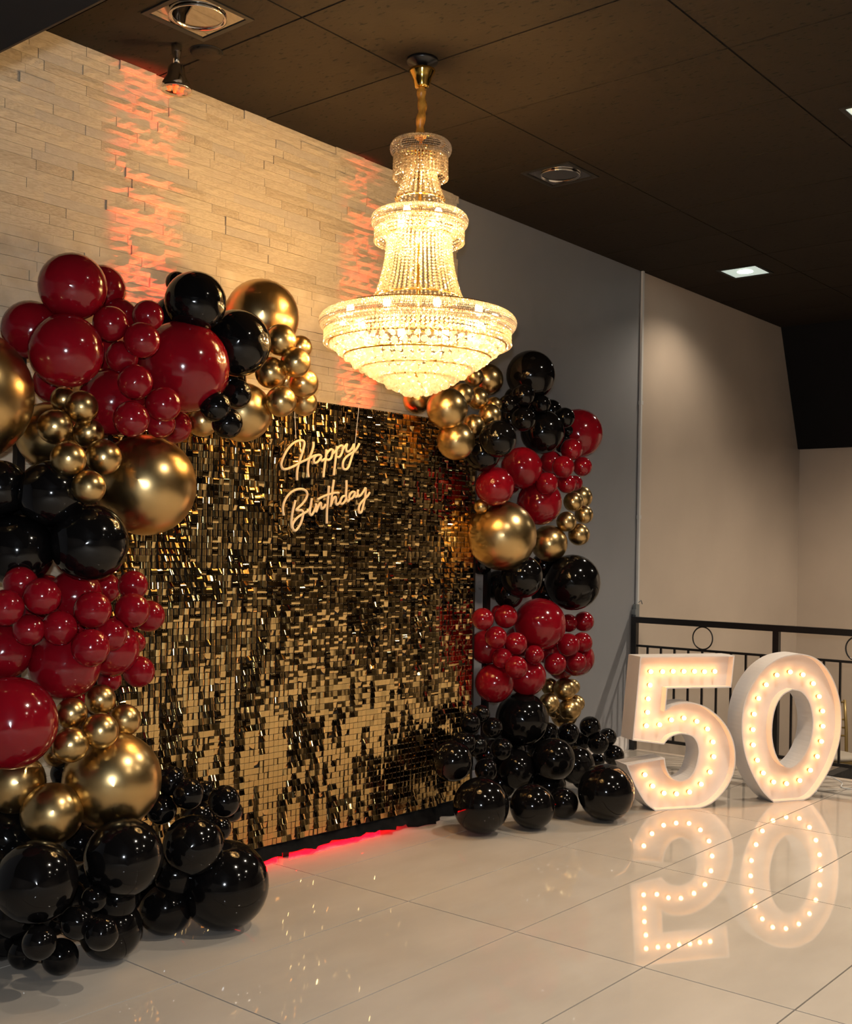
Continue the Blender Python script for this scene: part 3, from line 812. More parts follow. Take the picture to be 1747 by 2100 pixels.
    ('k', 2.484, 3.512, 0.240, 0.0759, 7, 'small glossy black balloon, third from left in middle row, black cluster at left arch foot'),
    ('k', 2.357, 3.649, 0.234, 0.0820, 7, 'medium glossy black balloon, third from left in lower row, black cluster at left arch foot'),
    ('k', 2.211, 3.740, 0.194, 0.0809, 7, 'medium glossy black balloon, second from left in lower row, black cluster at left arch foot'),
    ('k', 2.086, 3.697, 0.380, 0.0906, 7, 'medium glossy black balloon, leftmost in upper row, black cluster at left arch foot'),
    ('k', 2.516, 3.800, 0.391, 0.0731, 7, 'small glossy black balloon, leftmost in middle row, black cluster at left arch foot'),
    ('k', 2.404, 3.980, 1.637, 0.1129, 4, 'medium glossy black balloon, third from left of its size, black group mid left arch'),
    ('k', 2.430, 3.803, 1.619, 0.1048, 4, 'medium glossy black balloon, rightmost of its size, black group mid left arch'),
    ('k', 2.179, 3.954, 1.630, 0.1118, 4, 'medium glossy black balloon, leftmost of its size, black group mid left arch'),
    ('k', 2.759, 3.963, 1.636, 0.0743, 4, 'small glossy black balloon, only one of its size, black group mid left arch'),
    ('r', 2.424, 3.920, 1.362, 0.0581, 5, 'small burgundy balloon, fourth from left in upper row, lower burgundy cluster of left arch'),
    ('r', 2.372, 3.920, 1.267, 0.0521, 5, 'small burgundy balloon, second from left in middle row, lower burgundy cluster of left arch'),
    ('r', 2.568, 3.920, 1.205, 0.0596, 5, 'small burgundy balloon, fourth from left in middle row, lower burgundy cluster of left arch'),
    ('r', 2.416, 3.920, 1.137, 0.0580, 5, 'small burgundy balloon, second from left in lower row, lower burgundy cluster of left arch'),
    ('r', 2.298, 3.920, 1.180, 0.0487, 5, 'small burgundy balloon, leftmost in lower row, lower burgundy cluster of left arch'),
    ('r', 2.596, 3.830, 1.204, 0.0478, 5, 'small burgundy balloon, fifth from left in middle row, lower burgundy cluster of left arch'),
    ('r', 2.763, 3.920, 1.208, 0.0469, 5, 'small burgundy balloon, sixth from left in middle row, lower burgundy cluster of left arch'),
    ('k', 2.445, 3.800, 0.666, 0.0557, 7, 'small glossy black balloon, leftmost in upper row, black cluster at left arch foot'),
]
FIVE_OUTLINE = [(-0.2931, 0.9218), (0.3477, 0.9212), (0.328, 0.7259), (-0.1083, 0.7277), (-0.1177, 0.603), (-0.0698, 0.63), (-0.0006, 0.6424), (0.0794, 0.6378), (0.1605, 0.6091), (0.2426, 0.5534), (0.3052, 0.4845), (0.3477, 0.4024), (0.3647, 0.321), (0.3614, 0.2314), (0.3322, 0.1518), (0.2824, 0.0869), (0.2223, 0.0362), (0.1722, 0.012), (0.1271, 0.0), (-0.1757, 0.0), (-0.2453, 0.0552), (-0.3053, 0.1455), (-0.3455, 0.2257), (-0.3727, 0.2834), (-0.118, 0.3145), (-0.1102, 0.2684), (-0.0885, 0.2191), (-0.0513, 0.1866), (-0.0064, 0.1741), (0.0481, 0.1911), (0.0872, 0.2427), (0.1059, 0.313), (0.108, 0.3573), (0.0941, 0.4022), (0.0633, 0.4369), (0.0131, 0.451), (-0.0267, 0.4523), (-0.076, 0.4389), (-0.1052, 0.4178), (-0.1245, 0.3948), (-0.3349, 0.4257)]
FIVE_BULBS = [(-0.2049, 0.828), (-0.1261, 0.8268), (-0.0547, 0.8274), (0.0182, 0.8262), (0.0905, 0.8251), (0.1592, 0.8222), (0.2303, 0.8228), (-0.2082, 0.7471), (-0.2194, 0.6656), (-0.2218, 0.5856), (-0.2281, 0.5049), (-0.1397, 0.5084), (-0.061, 0.5353), (0.0237, 0.5444), (0.1125, 0.5214), (0.1864, 0.4727), (0.2266, 0.3926), (0.2334, 0.3026), (0.2098, 0.2104), (0.1493, 0.1387), (0.0705, 0.0951), (-0.0174, 0.0878), (-0.102, 0.0962), (-0.1789, 0.1422), (-0.2322, 0.2123)]
ZERO_OUTLINE = [(-0.0126, 0.9168), (0.0865, 0.919), (0.1872, 0.8878), (0.267, 0.8214), (0.3312, 0.7221), (0.3709, 0.6089), (0.3835, 0.4962), (0.3757, 0.3842), (0.346, 0.2826), (0.2973, 0.1822), (0.2263, 0.0834), (0.1606, 0.0221), (0.1056, 0.0), (-0.119, 0.0), (-0.1905, 0.06), (-0.2567, 0.1454), (-0.3122, 0.248), (-0.3462, 0.3491), (-0.3622, 0.4582), (-0.358, 0.5666), (-0.3313, 0.6653), (-0.2798, 0.7547), (-0.2064, 0.835), (-0.1103, 0.8926)]
ZERO_HOLE = [(0.003, 0.6958), (0.0693, 0.6822), (0.1259, 0.6252), (0.1554, 0.541), (0.1605, 0.4575), (0.1424, 0.3656), (0.0997, 0.2841), (0.0456, 0.2312), (-0.009, 0.2136), (-0.0698, 0.2458), (-0.109, 0.3025), (-0.1322, 0.3766), (-0.1391, 0.45), (-0.1302, 0.5411), (-0.1045, 0.6134), (-0.0621, 0.6672)]
ZERO_BULBS = [(-0.0881, 0.7882), (0.0102, 0.8055), (0.1069, 0.786), (0.1862, 0.7284), (0.2328, 0.6452), (0.2606, 0.552), (0.2649, 0.4556), (0.2556, 0.3597), (0.2261, 0.2657), (0.1752, 0.1805), (0.0963, 0.1194), (-0.0029, 0.1051), (-0.0995, 0.1203), (-0.1767, 0.1802), (-0.2216, 0.2619), (-0.2537, 0.3582), (-0.2578, 0.4533), (-0.2511, 0.5488), (-0.2208, 0.6456), (-0.1663, 0.7293)]
NEON_STROKES = [
    [(3.851, 1.865), (3.849, 1.888), (3.852, 1.918), (3.861, 1.95), (3.877, 1.989), (3.889, 2.024), (3.894, 2.048), (3.886, 2.061), (3.865, 2.061), (3.833, 2.05), (3.803, 2.029), (3.773, 1.993), (3.753, 1.954), (3.749, 1.931), (3.762, 1.915), (3.79, 1.918), (3.831, 1.934), (3.872, 1.954), (3.915, 1.972), (3.952, 1.989), (3.973, 1.997)],
    [(3.953, 2.062), (3.953, 2.037), (3.943, 2.009), (3.928, 1.977), (3.921, 1.946), (3.919, 1.915), (3.925, 1.885)],
    [(4.005, 1.998), (3.987, 1.999), (3.968, 1.99), (3.958, 1.974), (3.961, 1.96), (3.974, 1.959), (3.99, 1.97), (4.004, 1.987), (4.007, 1.997), (4.005, 1.981), (4.013, 1.972), (4.031, 1.983)],
    [(4.041, 2.03), (4.038, 1.993), (4.033, 1.961), (4.028, 1.926), (4.024, 1.89)],
    [(4.038, 2.001), (4.055, 2.022), (4.072, 2.033), (4.084, 2.029), (4.083, 2.012), (4.073, 1.988), (4.056, 1.979), (4.041, 1.982)],
    [(4.083, 2.012), (4.097, 2.021), (4.111, 2.032)],
    [(4.112, 2.052), (4.109, 2.018), (4.104, 1.978), (4.099, 1.942), (4.094, 1.904)],
    [(4.108, 2.03), (4.125, 2.049), (4.144, 2.058), (4.154, 2.052), (4.151, 2.029), (4.14, 2.008), (4.126, 1.997), (4.111, 2.0)],
    [(4.152, 2.037), (4.167, 2.054), (4.183, 2.068), (4.177, 2.047), (4.182, 2.031), (4.197, 2.032), (4.219, 2.05), (4.232, 2.072), (4.231, 2.039), (4.22, 2.01), (4.209, 1.981), (4.196, 1.952), (4.179, 1.939), (4.161, 1.942), (4.155, 1.958), (4.161, 1.982), (4.18, 2.003), (4.208, 2.021), (4.237, 2.037), (4.257, 2.057), (4.27, 2.078)],
    [(3.77, 1.691), (3.764, 1.721), (3.768, 1.747), (3.785, 1.778), (3.813, 1.804), (3.849, 1.82), (3.886, 1.824), (3.91, 1.816), (3.919, 1.799), (3.909, 1.776), (3.888, 1.752), (3.862, 1.732), (3.85, 1.721), (3.868, 1.719), (3.884, 1.72), (3.894, 1.708), (3.89, 1.683), (3.877, 1.652), (3.859, 1.629), (3.844, 1.619), (3.83, 1.628), (3.827, 1.647), (3.842, 1.67), (3.868, 1.69), (3.9, 1.706), (3.926, 1.719), (3.939, 1.735)],
    [(3.843, 1.767), (3.835, 1.742), (3.826, 1.712), (3.821, 1.681), (3.819, 1.654), (3.824, 1.63)],
    [(3.949, 1.782), (3.944, 1.754), (3.939, 1.727), (3.937, 1.708), (3.948, 1.698), (3.961, 1.712), (3.974, 1.736), (3.979, 1.756)],
    [(3.975, 1.756), (3.981, 1.736), (3.979, 1.715), (3.986, 1.729), (3.996, 1.749), (4.009, 1.762), (4.012, 1.745), (4.016, 1.733), (4.03, 1.738), (4.042, 1.756)],
    [(4.062, 1.849), (4.06, 1.81), (4.056, 1.767), (4.052, 1.719), (4.052, 1.659)],
    [(3.987, 1.777), (4.028, 1.795), (4.066, 1.806), (4.105, 1.816), (4.133, 1.817)],
    [(4.096, 1.881), (4.09, 1.847), (4.085, 1.811), (4.081, 1.776), (4.076, 1.744)],
    [(4.08, 1.756), (4.092, 1.782), (4.106, 1.796), (4.112, 1.788), (4.112, 1.765), (4.123, 1.757), (4.143, 1.774)],
    [(4.183, 1.884), (4.184, 1.848), (4.182, 1.812), (4.185, 1.788), (4.196, 1.776), (4.208, 1.789)],
    [(4.18, 1.802), (4.162, 1.801), (4.147, 1.786), (4.143, 1.767), (4.157, 1.762), (4.177, 1.779), (4.185, 1.796)],
    [(4.244, 1.826), (4.225, 1.826), (4.208, 1.811), (4.205, 1.793), (4.22, 1.791), (4.237, 1.806), (4.245, 1.826), (4.243, 1.807), (4.255, 1.802), (4.269, 1.82)],
    [(4.268, 1.84), (4.263, 1.82), (4.269, 1.805), (4.287, 1.813), (4.307, 1.834), (4.321, 1.851), (4.32, 1.81), (4.311, 1.777), (4.303, 1.749), (4.292, 1.724), (4.277, 1.723), (4.274, 1.743), (4.285, 1.768), (4.308, 1.789), (4.337, 1.811), (4.352, 1.83)],
]
NEON_PLATE = [(3.863, 2.078), (3.806, 2.041), (3.761, 1.985), (3.739, 1.934), (3.745, 1.908), (3.779, 1.895), (3.836, 1.899), (3.844, 1.865), (3.837, 1.838), (3.786, 1.812), (3.761, 1.777), (3.754, 1.739), (3.758, 1.702), (3.763, 1.675), (3.805, 1.662), (3.821, 1.628), (3.848, 1.602), (3.885, 1.606), (3.916, 1.638), (3.936, 1.681), (3.99, 1.69), (4.034, 1.676), (4.046, 1.649), (4.074, 1.645), (4.101, 1.694), (4.111, 1.726), (4.202, 1.757), (4.248, 1.763), (4.273, 1.707), (4.303, 1.698), (4.332, 1.725), (4.355, 1.771), (4.396, 1.822), (4.389, 1.855), (4.334, 1.868), (4.281, 1.861), (4.24, 1.847), (4.228, 1.883), (4.212, 1.91), (4.215, 1.934), (4.243, 1.976), (4.259, 2.022), (4.299, 2.069), (4.293, 2.089), (4.257, 2.098), (4.205, 2.092), (4.137, 2.072), (4.081, 2.048), (4.02, 2.031), (3.993, 2.041), (3.986, 2.072), (3.959, 2.081), (3.916, 2.07), (3.895, 2.079)]

# ================================================================== SEQUIN BACKDROP
BD_Y = 4.08
backdrop = empty('sequin_backdrop', (4.1, BD_Y + 0.008, 0), -0.045)
tag(backdrop, 'tall gold mirror sequin backdrop panel standing before the stone wall', 'backdrop')


def local(o, base):
    o.location = Vector(o.location) - Vector(base)
    return o


BX0, BX1, BX2 = 2.86, 5.0, 5.345
BZ0, BZ1 = 0.085, 2.275
base = (4.1, BD_Y, 0)
for (a, b, dy) in ((BX0, 3.93, 0), (3.935, BX1, 0), (BX1 + 0.008, BX2, 0.03)):
    local(box('backing_panel', a, b, BD_Y + 0.004 + dy, BD_Y + 0.02 + dy, BZ0 - 0.005, BZ1, M['board'], backdrop), base)
mb = MB()
for x in (2.9, 3.9, 4.96):
    mb.box(x - 0.02, x + 0.02, BD_Y + 0.021, BD_Y + 0.06, 0.0, BZ1 - 0.03)
for z in (0.12, 1.15, 2.2):
    mb.box(2.9, 4.99, BD_Y + 0.022, BD_Y + 0.05, z, z + 0.03)
local(mb.build('frame', M['black_metal'], backdrop), base)

PITCH = 0.0300
SW = 0.0288


def sequin_template(bulge, wf=1.0):
    n = 4
    vs, fs = [], []
    for j in range(2):
        for i in range(n + 1):
            t = i / n
            vs.append(Vector(((t - 0.5) * SW * wf, -bulge * (1 - (2 * t - 1) ** 2), -j * SW * 0.985)))
    for i in range(n):
        fs.append((i, n + 1 + i, n + 2 + i, i + 1))
    return vs, fs


def sequin_bent(bulge):
    n = 4
    vs, fs = [], []
    for j in range(n + 1):
        s = j / n
        for i in range(2):
            vs.append(Vector(((i - 0.5) * SW, -bulge * (1 - (2 * s - 1) ** 2), -s * SW * 0.985)))
    for j in range(n):
        fs.append((2 * j, 2 * j + 2, 2 * j + 3, 2 * j + 1))
    return vs, fs


TEMPL = [sequin_template(0.0004), sequin_template(0.0016), sequin_template(0.0055, 0.82), sequin_bent(0.0021)]


def vnoise(u, v):
    def h(i, j):
        return random.Random(i * 7919 + j * 104729 + 13).random()
    i, j = math.floor(u), math.floor(v)
    fu, fv = u - i, v - j
    fu, fv = fu * fu * (3 - 2 * fu), fv * fv * (3 - 2 * fv)
    return (h(i, j) * (1 - fu) + h(i + 1, j) * fu) * (1 - fv) + (h(i, j + 1) * (1 - fu) + h(i + 1, j + 1) * fu) * fv


seq_me = []
for vs, fs in TEMPL:
    me = bpy.data.meshes.new('sequin')
    me.from_pydata([tuple(v) for v in vs], [], fs)
    me.update()
    me.polygons.foreach_set('use_smooth', [True] * len(me.polygons))
    me.materials.append(M['sequin'])
    seq_me.append(me)

rs = random.Random(11)
ncol = int((BX2 - BX0) / PITCH)
nrow = int((BZ1 - BZ0) / PITCH)
row_t = [rs.gauss(0, 0.03) for _ in range(nrow + 1)]
pan_t = {}
for i in range(10):
    for j in range(9):
        pan_t[(i, j)] = (rs.gauss(0, 0.02), rs.gauss(0, 0.035))
sv, sf, pv, pf = [], [], [], []
singles = 0
for c in range(ncol):
    x = BX0 + (c + 0.5) * PITCH
    if abs(x - BX1) < 0.012:
        continue
    dy = 0.03 if x > BX1 else 0.0
    for r in range(nrow):
        z = BZ1 - r * PITCH - 0.002
        pt = pan_t[(c // 10, r // 9)]
        loose = min(1.0, max(0.0, (z - 0.55) / 0.75))
        pitch = (row_t[r] + pt[0]) * (0.35 + 0.65 * loose) + rs.gauss(0, 0.014 + 0.045 * loose)
        yaw = pt[1] * (0.4 + 0.6 * loose) + rs.gauss(0, 0.016 + 0.045 * loose)
        if rs.random() < 0.16 + 0.12 * loose:
            pitch += rs.gauss(0, 0.15)
            yaw += rs.gauss(0, 0.16)
        curved = 3.95 - x + 0.25 * math.sin(z * 3.1 + 0.6) + rs.gauss(0, 0.10)
        k = 2 if (curved > 0 and rs.random() < 0.74) else (1 if rs.random() < 0.25 else 0)
        if z < 0.75 and k == 2 and rs.random() < 0.75:
            k = 1
        if k != 2 and rs.random() < 0.55 * loose:
            k = 3
        lean = 0.035 - 0.045 * loose + pitch
        # runs of sequins that hang flipped outwards and mirror the black ceiling
        run = 0.6 * vnoise(c * 0.9, r * 0.16) + 0.4 * vnoise(c * 0.23 + 40, r * 0.2) + rs.gauss(0, 0.05)
        share_dark = 0.30 + 0.20 * max(0.0, min(1.0, (3.95 - x) / 0.6)) - 0.10 * loose
        if run < 0.28 + 0.42 * share_dark:
            lean -= abs(rs.gauss(0.34, 0.10))
            yaw += rs.gauss(0, 0.10)
        if singles < 296 and 3.36 < x < 4.05 and 1.22 < z < 1.62:
            singles += 1
            share('sequin', seq_me[k], backdrop, (x - base[0], dy - 0.0015, z), (lean, 0, yaw))
        else:
            rm = Euler((lean, 0, yaw)).to_matrix()
            b = len(sv)
            for q in TEMPL[k][0]:
                w = rm @ q
                sv.append((x - base[0] + w.x, dy - 0.0015 + w.y, z + w.z))
            sf += [tuple(i + b for i in f) for f in TEMPL[k][1]]
        b = len(pv)
        px, pz, py = x - base[0], z - 0.003, dy - 0.004
        for ox in (-0.0055, 0.0055):
            b = len(pv)
            e = 0.0011
            pv += [(px + ox - e, py, pz - e), (px + ox + e, py, pz - e), (px + ox + e, py, pz + e), (px + ox - e, py, pz + e), (px + ox, py - 0.0015, pz)]
            pf += [(b, b + 1, b + 4), (b + 1, b + 2, b + 4), (b + 2, b + 3, b + 4), (b + 3, b, b + 4)]
o = mesh_obj('sequin_field', sv, sf, M['sequin'], backdrop, True)
o['kind'] = 'stuff'
o = mesh_obj('sequin_pegs', pv, pf, M['sequin_peg'], backdrop)
o['kind'] = 'stuff'

# black cloth bunched along the floor under the backdrop
vs, fs = [], []
rc = random.Random(5)
nseg = 60
prof_n = 6
for i in range(nseg + 1):
    x = 2.95 + (5.42 - 2.95) * i / nseg
    wob = 0.018 * math.sin(i * 0.9) + 0.014 * math.sin(i * 2.3 + 1) + rc.uniform(-0.006, 0.006)
    back = 0.09 if x > 5.02 else 0.0
    hgt = 0.085 + 0.012 * math.sin(i * 1.7)
    for (py, pz) in ((0.05, 0.003), (-0.03 + wob + back * 0.6, 0.003 + (0.028 if 3.6 < x < 4.75 else 0.0)), (-0.025 + wob * 0.8 + back * 0.6, 0.036), (-0.005 + wob * 0.4 + back * 0.4, 0.05), (0.012 + back * 0.3, hgt), (0.03 + back * 0.2, hgt)):
        vs.append((x, BD_Y + 0.008 - 0.045 * (x - 4.1) + py, pz + (0.0 if pz < 0.01 else rc.uniform(-0.004, 0.004))))
for i in range(nseg):
    for k in range(1, prof_n - 1):
        a = i * prof_n + k
        fs.append((a, a + prof_n, a + prof_n + 1, a + 1))
cl = mesh_obj('floor_cloth', vs, fs, M['cloth'], None, True)
tag(cl, 'black cloth bunched on the floor under the gold sequin backdrop', 'cloth')

# black posts that carry the balloon arches
for (x, y, lab) in ((5.573, 4.15, 'slim black metal post carrying the right balloon arch'),
                    (2.423, 4.13, 'slim black metal post carrying the left balloon arch')):
    st = empty('arch_post', (x, y, 0))
    tag(st, lab, 'stand', 'posts of the balloon arches')
    MB().box(-0.017, 0.017, -0.017, 0.017, 0.012, 2.35).build('post', M['black_metal'], st)
    MB().box(-0.012, 0.10, -0.0135, 0.0135, 2.352, 2.375).build('top_arm', M['black_metal'], st)
    MB().box(-0.16, 0.16, -0.11, 0.11, 0.0, 0.012).build('base_plate', M['black_metal'], st)

# ================================================================== NEON SIGN
sign = empty('neon_sign', (4.05, 4.036, 1.6), -0.045)
tag(sign, 'cursive neon sign reading Happy Birthday on the sequin backdrop', 'neon sign')
for s in NEON_STROKES:
    pts = spline([(x - 4.05, -0.012, z - 1.6) for x, z in s], 5)
    tb = MB().tube(pts, 0.0062, 8)
    tb.build('neon_tube', M['neon'], sign, True)
bm = bmesh.new()
pl = [p for p in spline([(x - 4.05, 0.0, z - 1.6) for x, z in NEON_PLATE + NEON_PLATE[:1]], 3)][:-1]
n = len(pl)
va = [(p.x, 0.0, p.z) for p in pl] + [(p.x, 0.004, p.z) for p in pl]
fa = [(i, (i + 1) % n, n + (i + 1) % n, n + i) for i in range(n)]
bm.free()
from mathutils.geometry import tessellate_polygon
tris = tessellate_polygon([[Vector((p.x, p.z, 0)) for p in pl]])
fa += [tuple(t) for t in tris] + [tuple(n + i for i in t)[::-1] for t in tris]
mesh_obj('acrylic_plate', va, fa, M['acrylic'], sign)
MB().tube([(0.20, 0.0, 0.46), (0.235, 0.01, 0.68)], 0.0015, 5).tube([(-0.2, 0.0, 0.47), (-0.21, 0.01, 0.68)], 0.0015, 5).build('hanging_wire', M['white_pvc'], sign)

# ================================================================== MARQUEE NUMBERS
def smooth_loop(pts, corners):
    """closed loop, splined between the corner indices"""
    n = len(pts)
    cs = sorted(corners)
    out = []
    for a, b in zip(cs, cs[1:] + [cs[0] + n]):
        seg = [pts[i % n] for i in range(a, b + 1)]
        if len(seg) > 2:
            out += [(p.x, p.y) for p in spline([(x, y, 0) for x, y in seg], 4)][:-1]
        else:
            out.append(seg[0])
    return out


def inset(loop, d):
    n = len(loop)
    area = sum(loop[i][0] * loop[(i + 1) % n][1] - loop[(i + 1) % n][0] * loop[i][1] for i in range(n))
    sgn = 1 if area > 0 else -1
    res = []
    for i in range(n):
        p0, p1, p2 = Vector(loop[i - 1]), Vector(loop[i]), Vector(loop[(i + 1) % n])
        a = (p1 - p0).normalized()
        b = (p2 - p1).normalized()
        na, nb = Vector((-a.y, a.x)) * sgn, Vector((-b.y, b.x)) * sgn
        m = (na + nb)
        if m.length < 1e-4:
            m = na
        m.normalize()
        res.append(tuple(p1 + m * d / max(0.5, m.dot(na))))
    return res


def marquee(name, label, outline, corners, hole, bulbs, origin, ang, group):
    """local x along the number, y backwards, z up; front edge at y = 0"""
    root = empty(name, (origin[0], origin[1], 0), math.radians(ang))
    tag(root, label, 'marquee number', group)
    T, D, R = 0.007, 0.15, 0.055
    loops = [(smooth_loop(outline, corners), 1)]
    if hole:
        loops.append((smooth_loop(hole, range(0, len(hole), 1)) if False else [(p.x, p.y) for p in spline([(x, y, 0) for x, y in hole + hole[:1]], 3)][:-1], -1))
    shell = MB()
    faces_loops = []
    back_loops = []
    for lp, sg in loops:
        lp = [(x, max(y, 0.0)) for x, y in lp]
        ins = inset(lp, T * sg)
        n = len(lp)
        rings = [[(x, D, z) for x, z in lp], [(x, 0.0, z) for x, z in lp], [(x, 0.0, z) for x, z in ins], [(x, R, z) for x, z in ins]]
        vs = [p for rg in rings for p in rg]
        fs = []
        for k in range(3):
            for i in range(n):
                fs.append((k * n + i, k * n + (i + 1) % n, (k + 1) * n + (i + 1) % n, (k + 1) * n + i))
        shell.add(vs, fs)
        faces_loops.append(ins)
        back_loops.append(lp)
    shell.build('side_return', M['sign_white'], root)
    for nm, lps, y in (('face_panel', faces_loops, R - 0.001), ('back_panel', back_loops, D - 0.002)):
        polys = [[Vector((x, z, 0)) for x, z in lp] for lp in lps]
        tris = tessellate_polygon(polys)
        flat = [p for lp in lps for p in lp]
        mesh_obj(nm, [(x, y, z) for x, z in flat], [tuple(t) for t in tris], M['sign_white'], root)
    for s, z in bulbs:
        bb = share('light_bulb', bulb_me, root, (s, 0.030, z))
        share('socket', socket_me, bb)
    return root


mb = MB().lathe([(0.0005, -0.0135), (0.007, -0.012), (0.0115, -0.007), (0.0135, 0.0), (0.0115, 0.0068), (0.0075, 0.0125), (0.006, 0.016)], 12)
tmp = mb.build('light_bulb', M['bulb_lit'], None, True)
bulb_me = tmp.data
bulb_me.transform(Matrix.Rotation(math.radians(-90), 4, 'X'))
bpy.data.objects.remove(tmp)
mb = MB().lathe([(0.0065, 0.012), (0.0095, 0.013), (0.0105, 0.022), (0.0105, 0.026)], 12)
tmp = mb.build('socket', M['socket'], None, True)
socket_me = tmp.data
socket_me.transform(Matrix.Rotation(math.radians(-90), 4, 'X'))
bpy.data.objects.remove(tmp)

marquee('marquee_number', 'white light up number 5 beside the black balloons, studded with warm bulbs', FIVE_OUTLINE,
        [0, 1, 2, 3, 4, 18, 19, 23, 24, 39, 40], None, FIVE_BULBS, (6.235, 3.158), -33, 'marquee numbers by the railing')
marquee('marquee_number', 'white light up number 0 at the right, studded with warm bulbs', ZERO_OUTLINE,
        [12, 13], ZERO_HOLE, ZERO_BULBS, (6.917, 2.765), -31, 'marquee numbers by the railing')

# ================================================================== BALLOONS
def balloon_mesh(key, material):
    prof = []
    n = 18
    for i in range(n + 1):
        a = math.pi * i / n
        r, z = math.sin(a), math.cos(a)
        if z < -0.3:
            t = (-0.3 - z) / 0.7
            r *= 1 - 0.10 * t
            z -= 0.16 * t * t
        prof.append((max(r, 0.001), z))
    prof[-1] = (0.045, -1.15)
    prof += [(0.035, -1.19), (0.075, -1.24), (0.02, -1.26)]
    tmp = MB().lathe(prof, 32).build(key, material, None, True)
    me = tmp.data
    bpy.data.objects.remove(tmp)
    return me


bmesh_by = {k: balloon_mesh('balloon', M['balloon_' + k]) for k in 'krg'}
eye = Vector((0, 0, 1.55))
rb = random.Random(21)
for col, x, y, z, r, g, lab in BALLOONS:
    o = share('balloon', bmesh_by[col], None, (x, y, z))
    # the tied neck points back into the garland
    d = Vector((x, y, z)) - eye
    d.normalize()
    d += Vector((rb.uniform(-0.25, 0.25), rb.uniform(-0.1, 0.2), rb.uniform(-0.2, 0.25)))
    if z - r < 0.01:
        d.z = max(d.z, 0.15)
    o.rotation_euler = (-d).to_track_quat('Z', 'Y').to_euler()
    o.scale = (r, r, r * 1.0)
    tag(o, lab, 'balloon', BALLOON_GROUPS[g])

# ================================================================== CHANDELIER
CH = Vector((3.897, 3.315, 0))
ch = empty('crystal_chandelier', (CH.x, CH.y, CEIL))
tag(ch, 'tiered brass and crystal chandelier hanging lit before the backdrop', 'chandelier')


def zz(z):
    return z - CEIL


MB().lathe([(0.0, -0.002), (0.072, -0.002), (0.07, -0.014), (0.02, -0.03), (0.012, -0.05)], 28).build('ceiling_plate', M['black_metal'], ch, True)
MB().lathe([(0.0, zz(3.705)), (0.050, zz(3.706)), (0.060, zz(3.70)), (0.058, zz(3.69)), (0.046, zz(3.672)), (0.040, zz(3.65)), (0.033, zz(3.628)), (0.03, zz(3.622)), (0.0, zz(3.622))], 28).build('canopy', M['brass'], ch, True)
pts, rad = [], []
for i in range(25):
    t = i / 24
    pts.append((0.008 * math.sin(t * 7) * math.sin(t * 3.1), 0.006 * math.sin(t * 9), zz(3.628 - 0.23 * t)))
    rad.append(0.016 + 0.006 * abs(math.sin(t * 11 + 0.6)) + (0.006 if t > 0.92 else 0) - (0.006 if t < 0.06 else 0))
MB().tube(pts, rad, 10).build('chain_sleeve', M['sleeve'], ch, True)

brass = MB()
brass.tube([(0, 0, zz(3.40)), (0, 0, zz(2.30))], 0.009, 8)
for R, z in ((0.118, 3.322), (0.108, 3.372), (0.062, 3.30), (0.108, 3.115), (0.196, 3.010), (0.185, 3.052), (0.146, 2.955), (0.195, 2.672), (0.418, 2.545), (0.395, 2.60), (0.40, 2.462), (0.33, 2.405), (0.25, 2.352), (0.165, 2.312)):
    brass.torus(R, 0.0045, zz(z), 44, 6)
for k in range(8):
    a = 2 * math.pi * k / 8 + 0.2
    for R, z in ((0.115, 3.322), (0.196, 3.010), (0.418, 2.545)):
        brass.tube([(0, 0, zz(z + 0.02)), (R * math.cos(a), R * math.sin(a), zz(z))], 0.004, 6)
brass.build('brass_frame', M['brass'], ch, True)

# the three crystal crowns: small beads wrapped over a rounded hoop
def crown(name, R, z, th, hh, br):
    cs = []
    rows = max(6, int(math.pi * (th + hh) / 2 * 1.25 / br / 1.9))
    for i in range(rows):
        ph = math.radians(118) - math.radians(215) * i / (rows - 1)
        rr = R - th + th * math.cos(ph)
        zc = z + hh * math.sin(ph)
        n = int(2 * math.pi * rr / (br * 1.9))
        for k in range(n):
            a = 2 * math.pi * (k + 0.5 * (i % 2)) / n
            cs.append((rr * math.cos(a), rr * math.sin(a), zz(zc), br))
    o = beads(name, cs, OCTA, M['crystal_dense'], ch)
    o['kind'] = 'stuff'


crown('crystal_crown', 0.137, 3.345, 0.030, 0.034, 0.0042)
crown('crystal_crown', 0.218, 3.018, 0.034, 0.034, 0.0044)
crown('crystal_crown', 0.443, 2.556, 0.042, 0.038, 0.0050)


def strands(name, n, r0, z0, r1, z1, br, curve=0.0, skip=None):
    cs = []
    m = max(2, int(abs(z0 - z1) / (br * 2.05)))
    for k in range(n):
        a = 2 * math.pi * k / n
        for i in range(m + 1):
            t = i / m
            r = r0 + (r1 - r0) * (t ** (1 + curve))
            cs.append((r * math.cos(a), r * math.sin(a), zz(z0 + (z1 - z0) * t), br * (1.0 + 0.25 * (i == m))))
    o = beads(name, cs, ICO1, M['crystal_strand'], ch)
    o['kind'] = 'stuff'


strands('crystal_strands', 44, 0.119, 3.318, 0.121, 3.215, 0.0068)
strands('crystal_strands', 36, 0.085, 3.318, 0.085, 3.25, 0.0060)
strands('crystal_strands', 26, 0.060, 3.300, 0.108, 3.118, 0.0072, 0.5)
strands('crystal_strands', 66, 0.199, 3.005, 0.199, 2.925, 0.0068)
strands('crystal_strands', 54, 0.165, 3.005, 0.165, 2.955, 0.0062)
strands('crystal_strands', 50, 0.143, 2.955, 0.196, 2.676, 0.0066, 1.0)
strands('crystal_strands', 132, 0.418, 2.540, 0.418, 2.462, 0.0070)
strands('crystal_strands', 90, 0.30, 2.54, 0.30, 2.49, 0.0068)

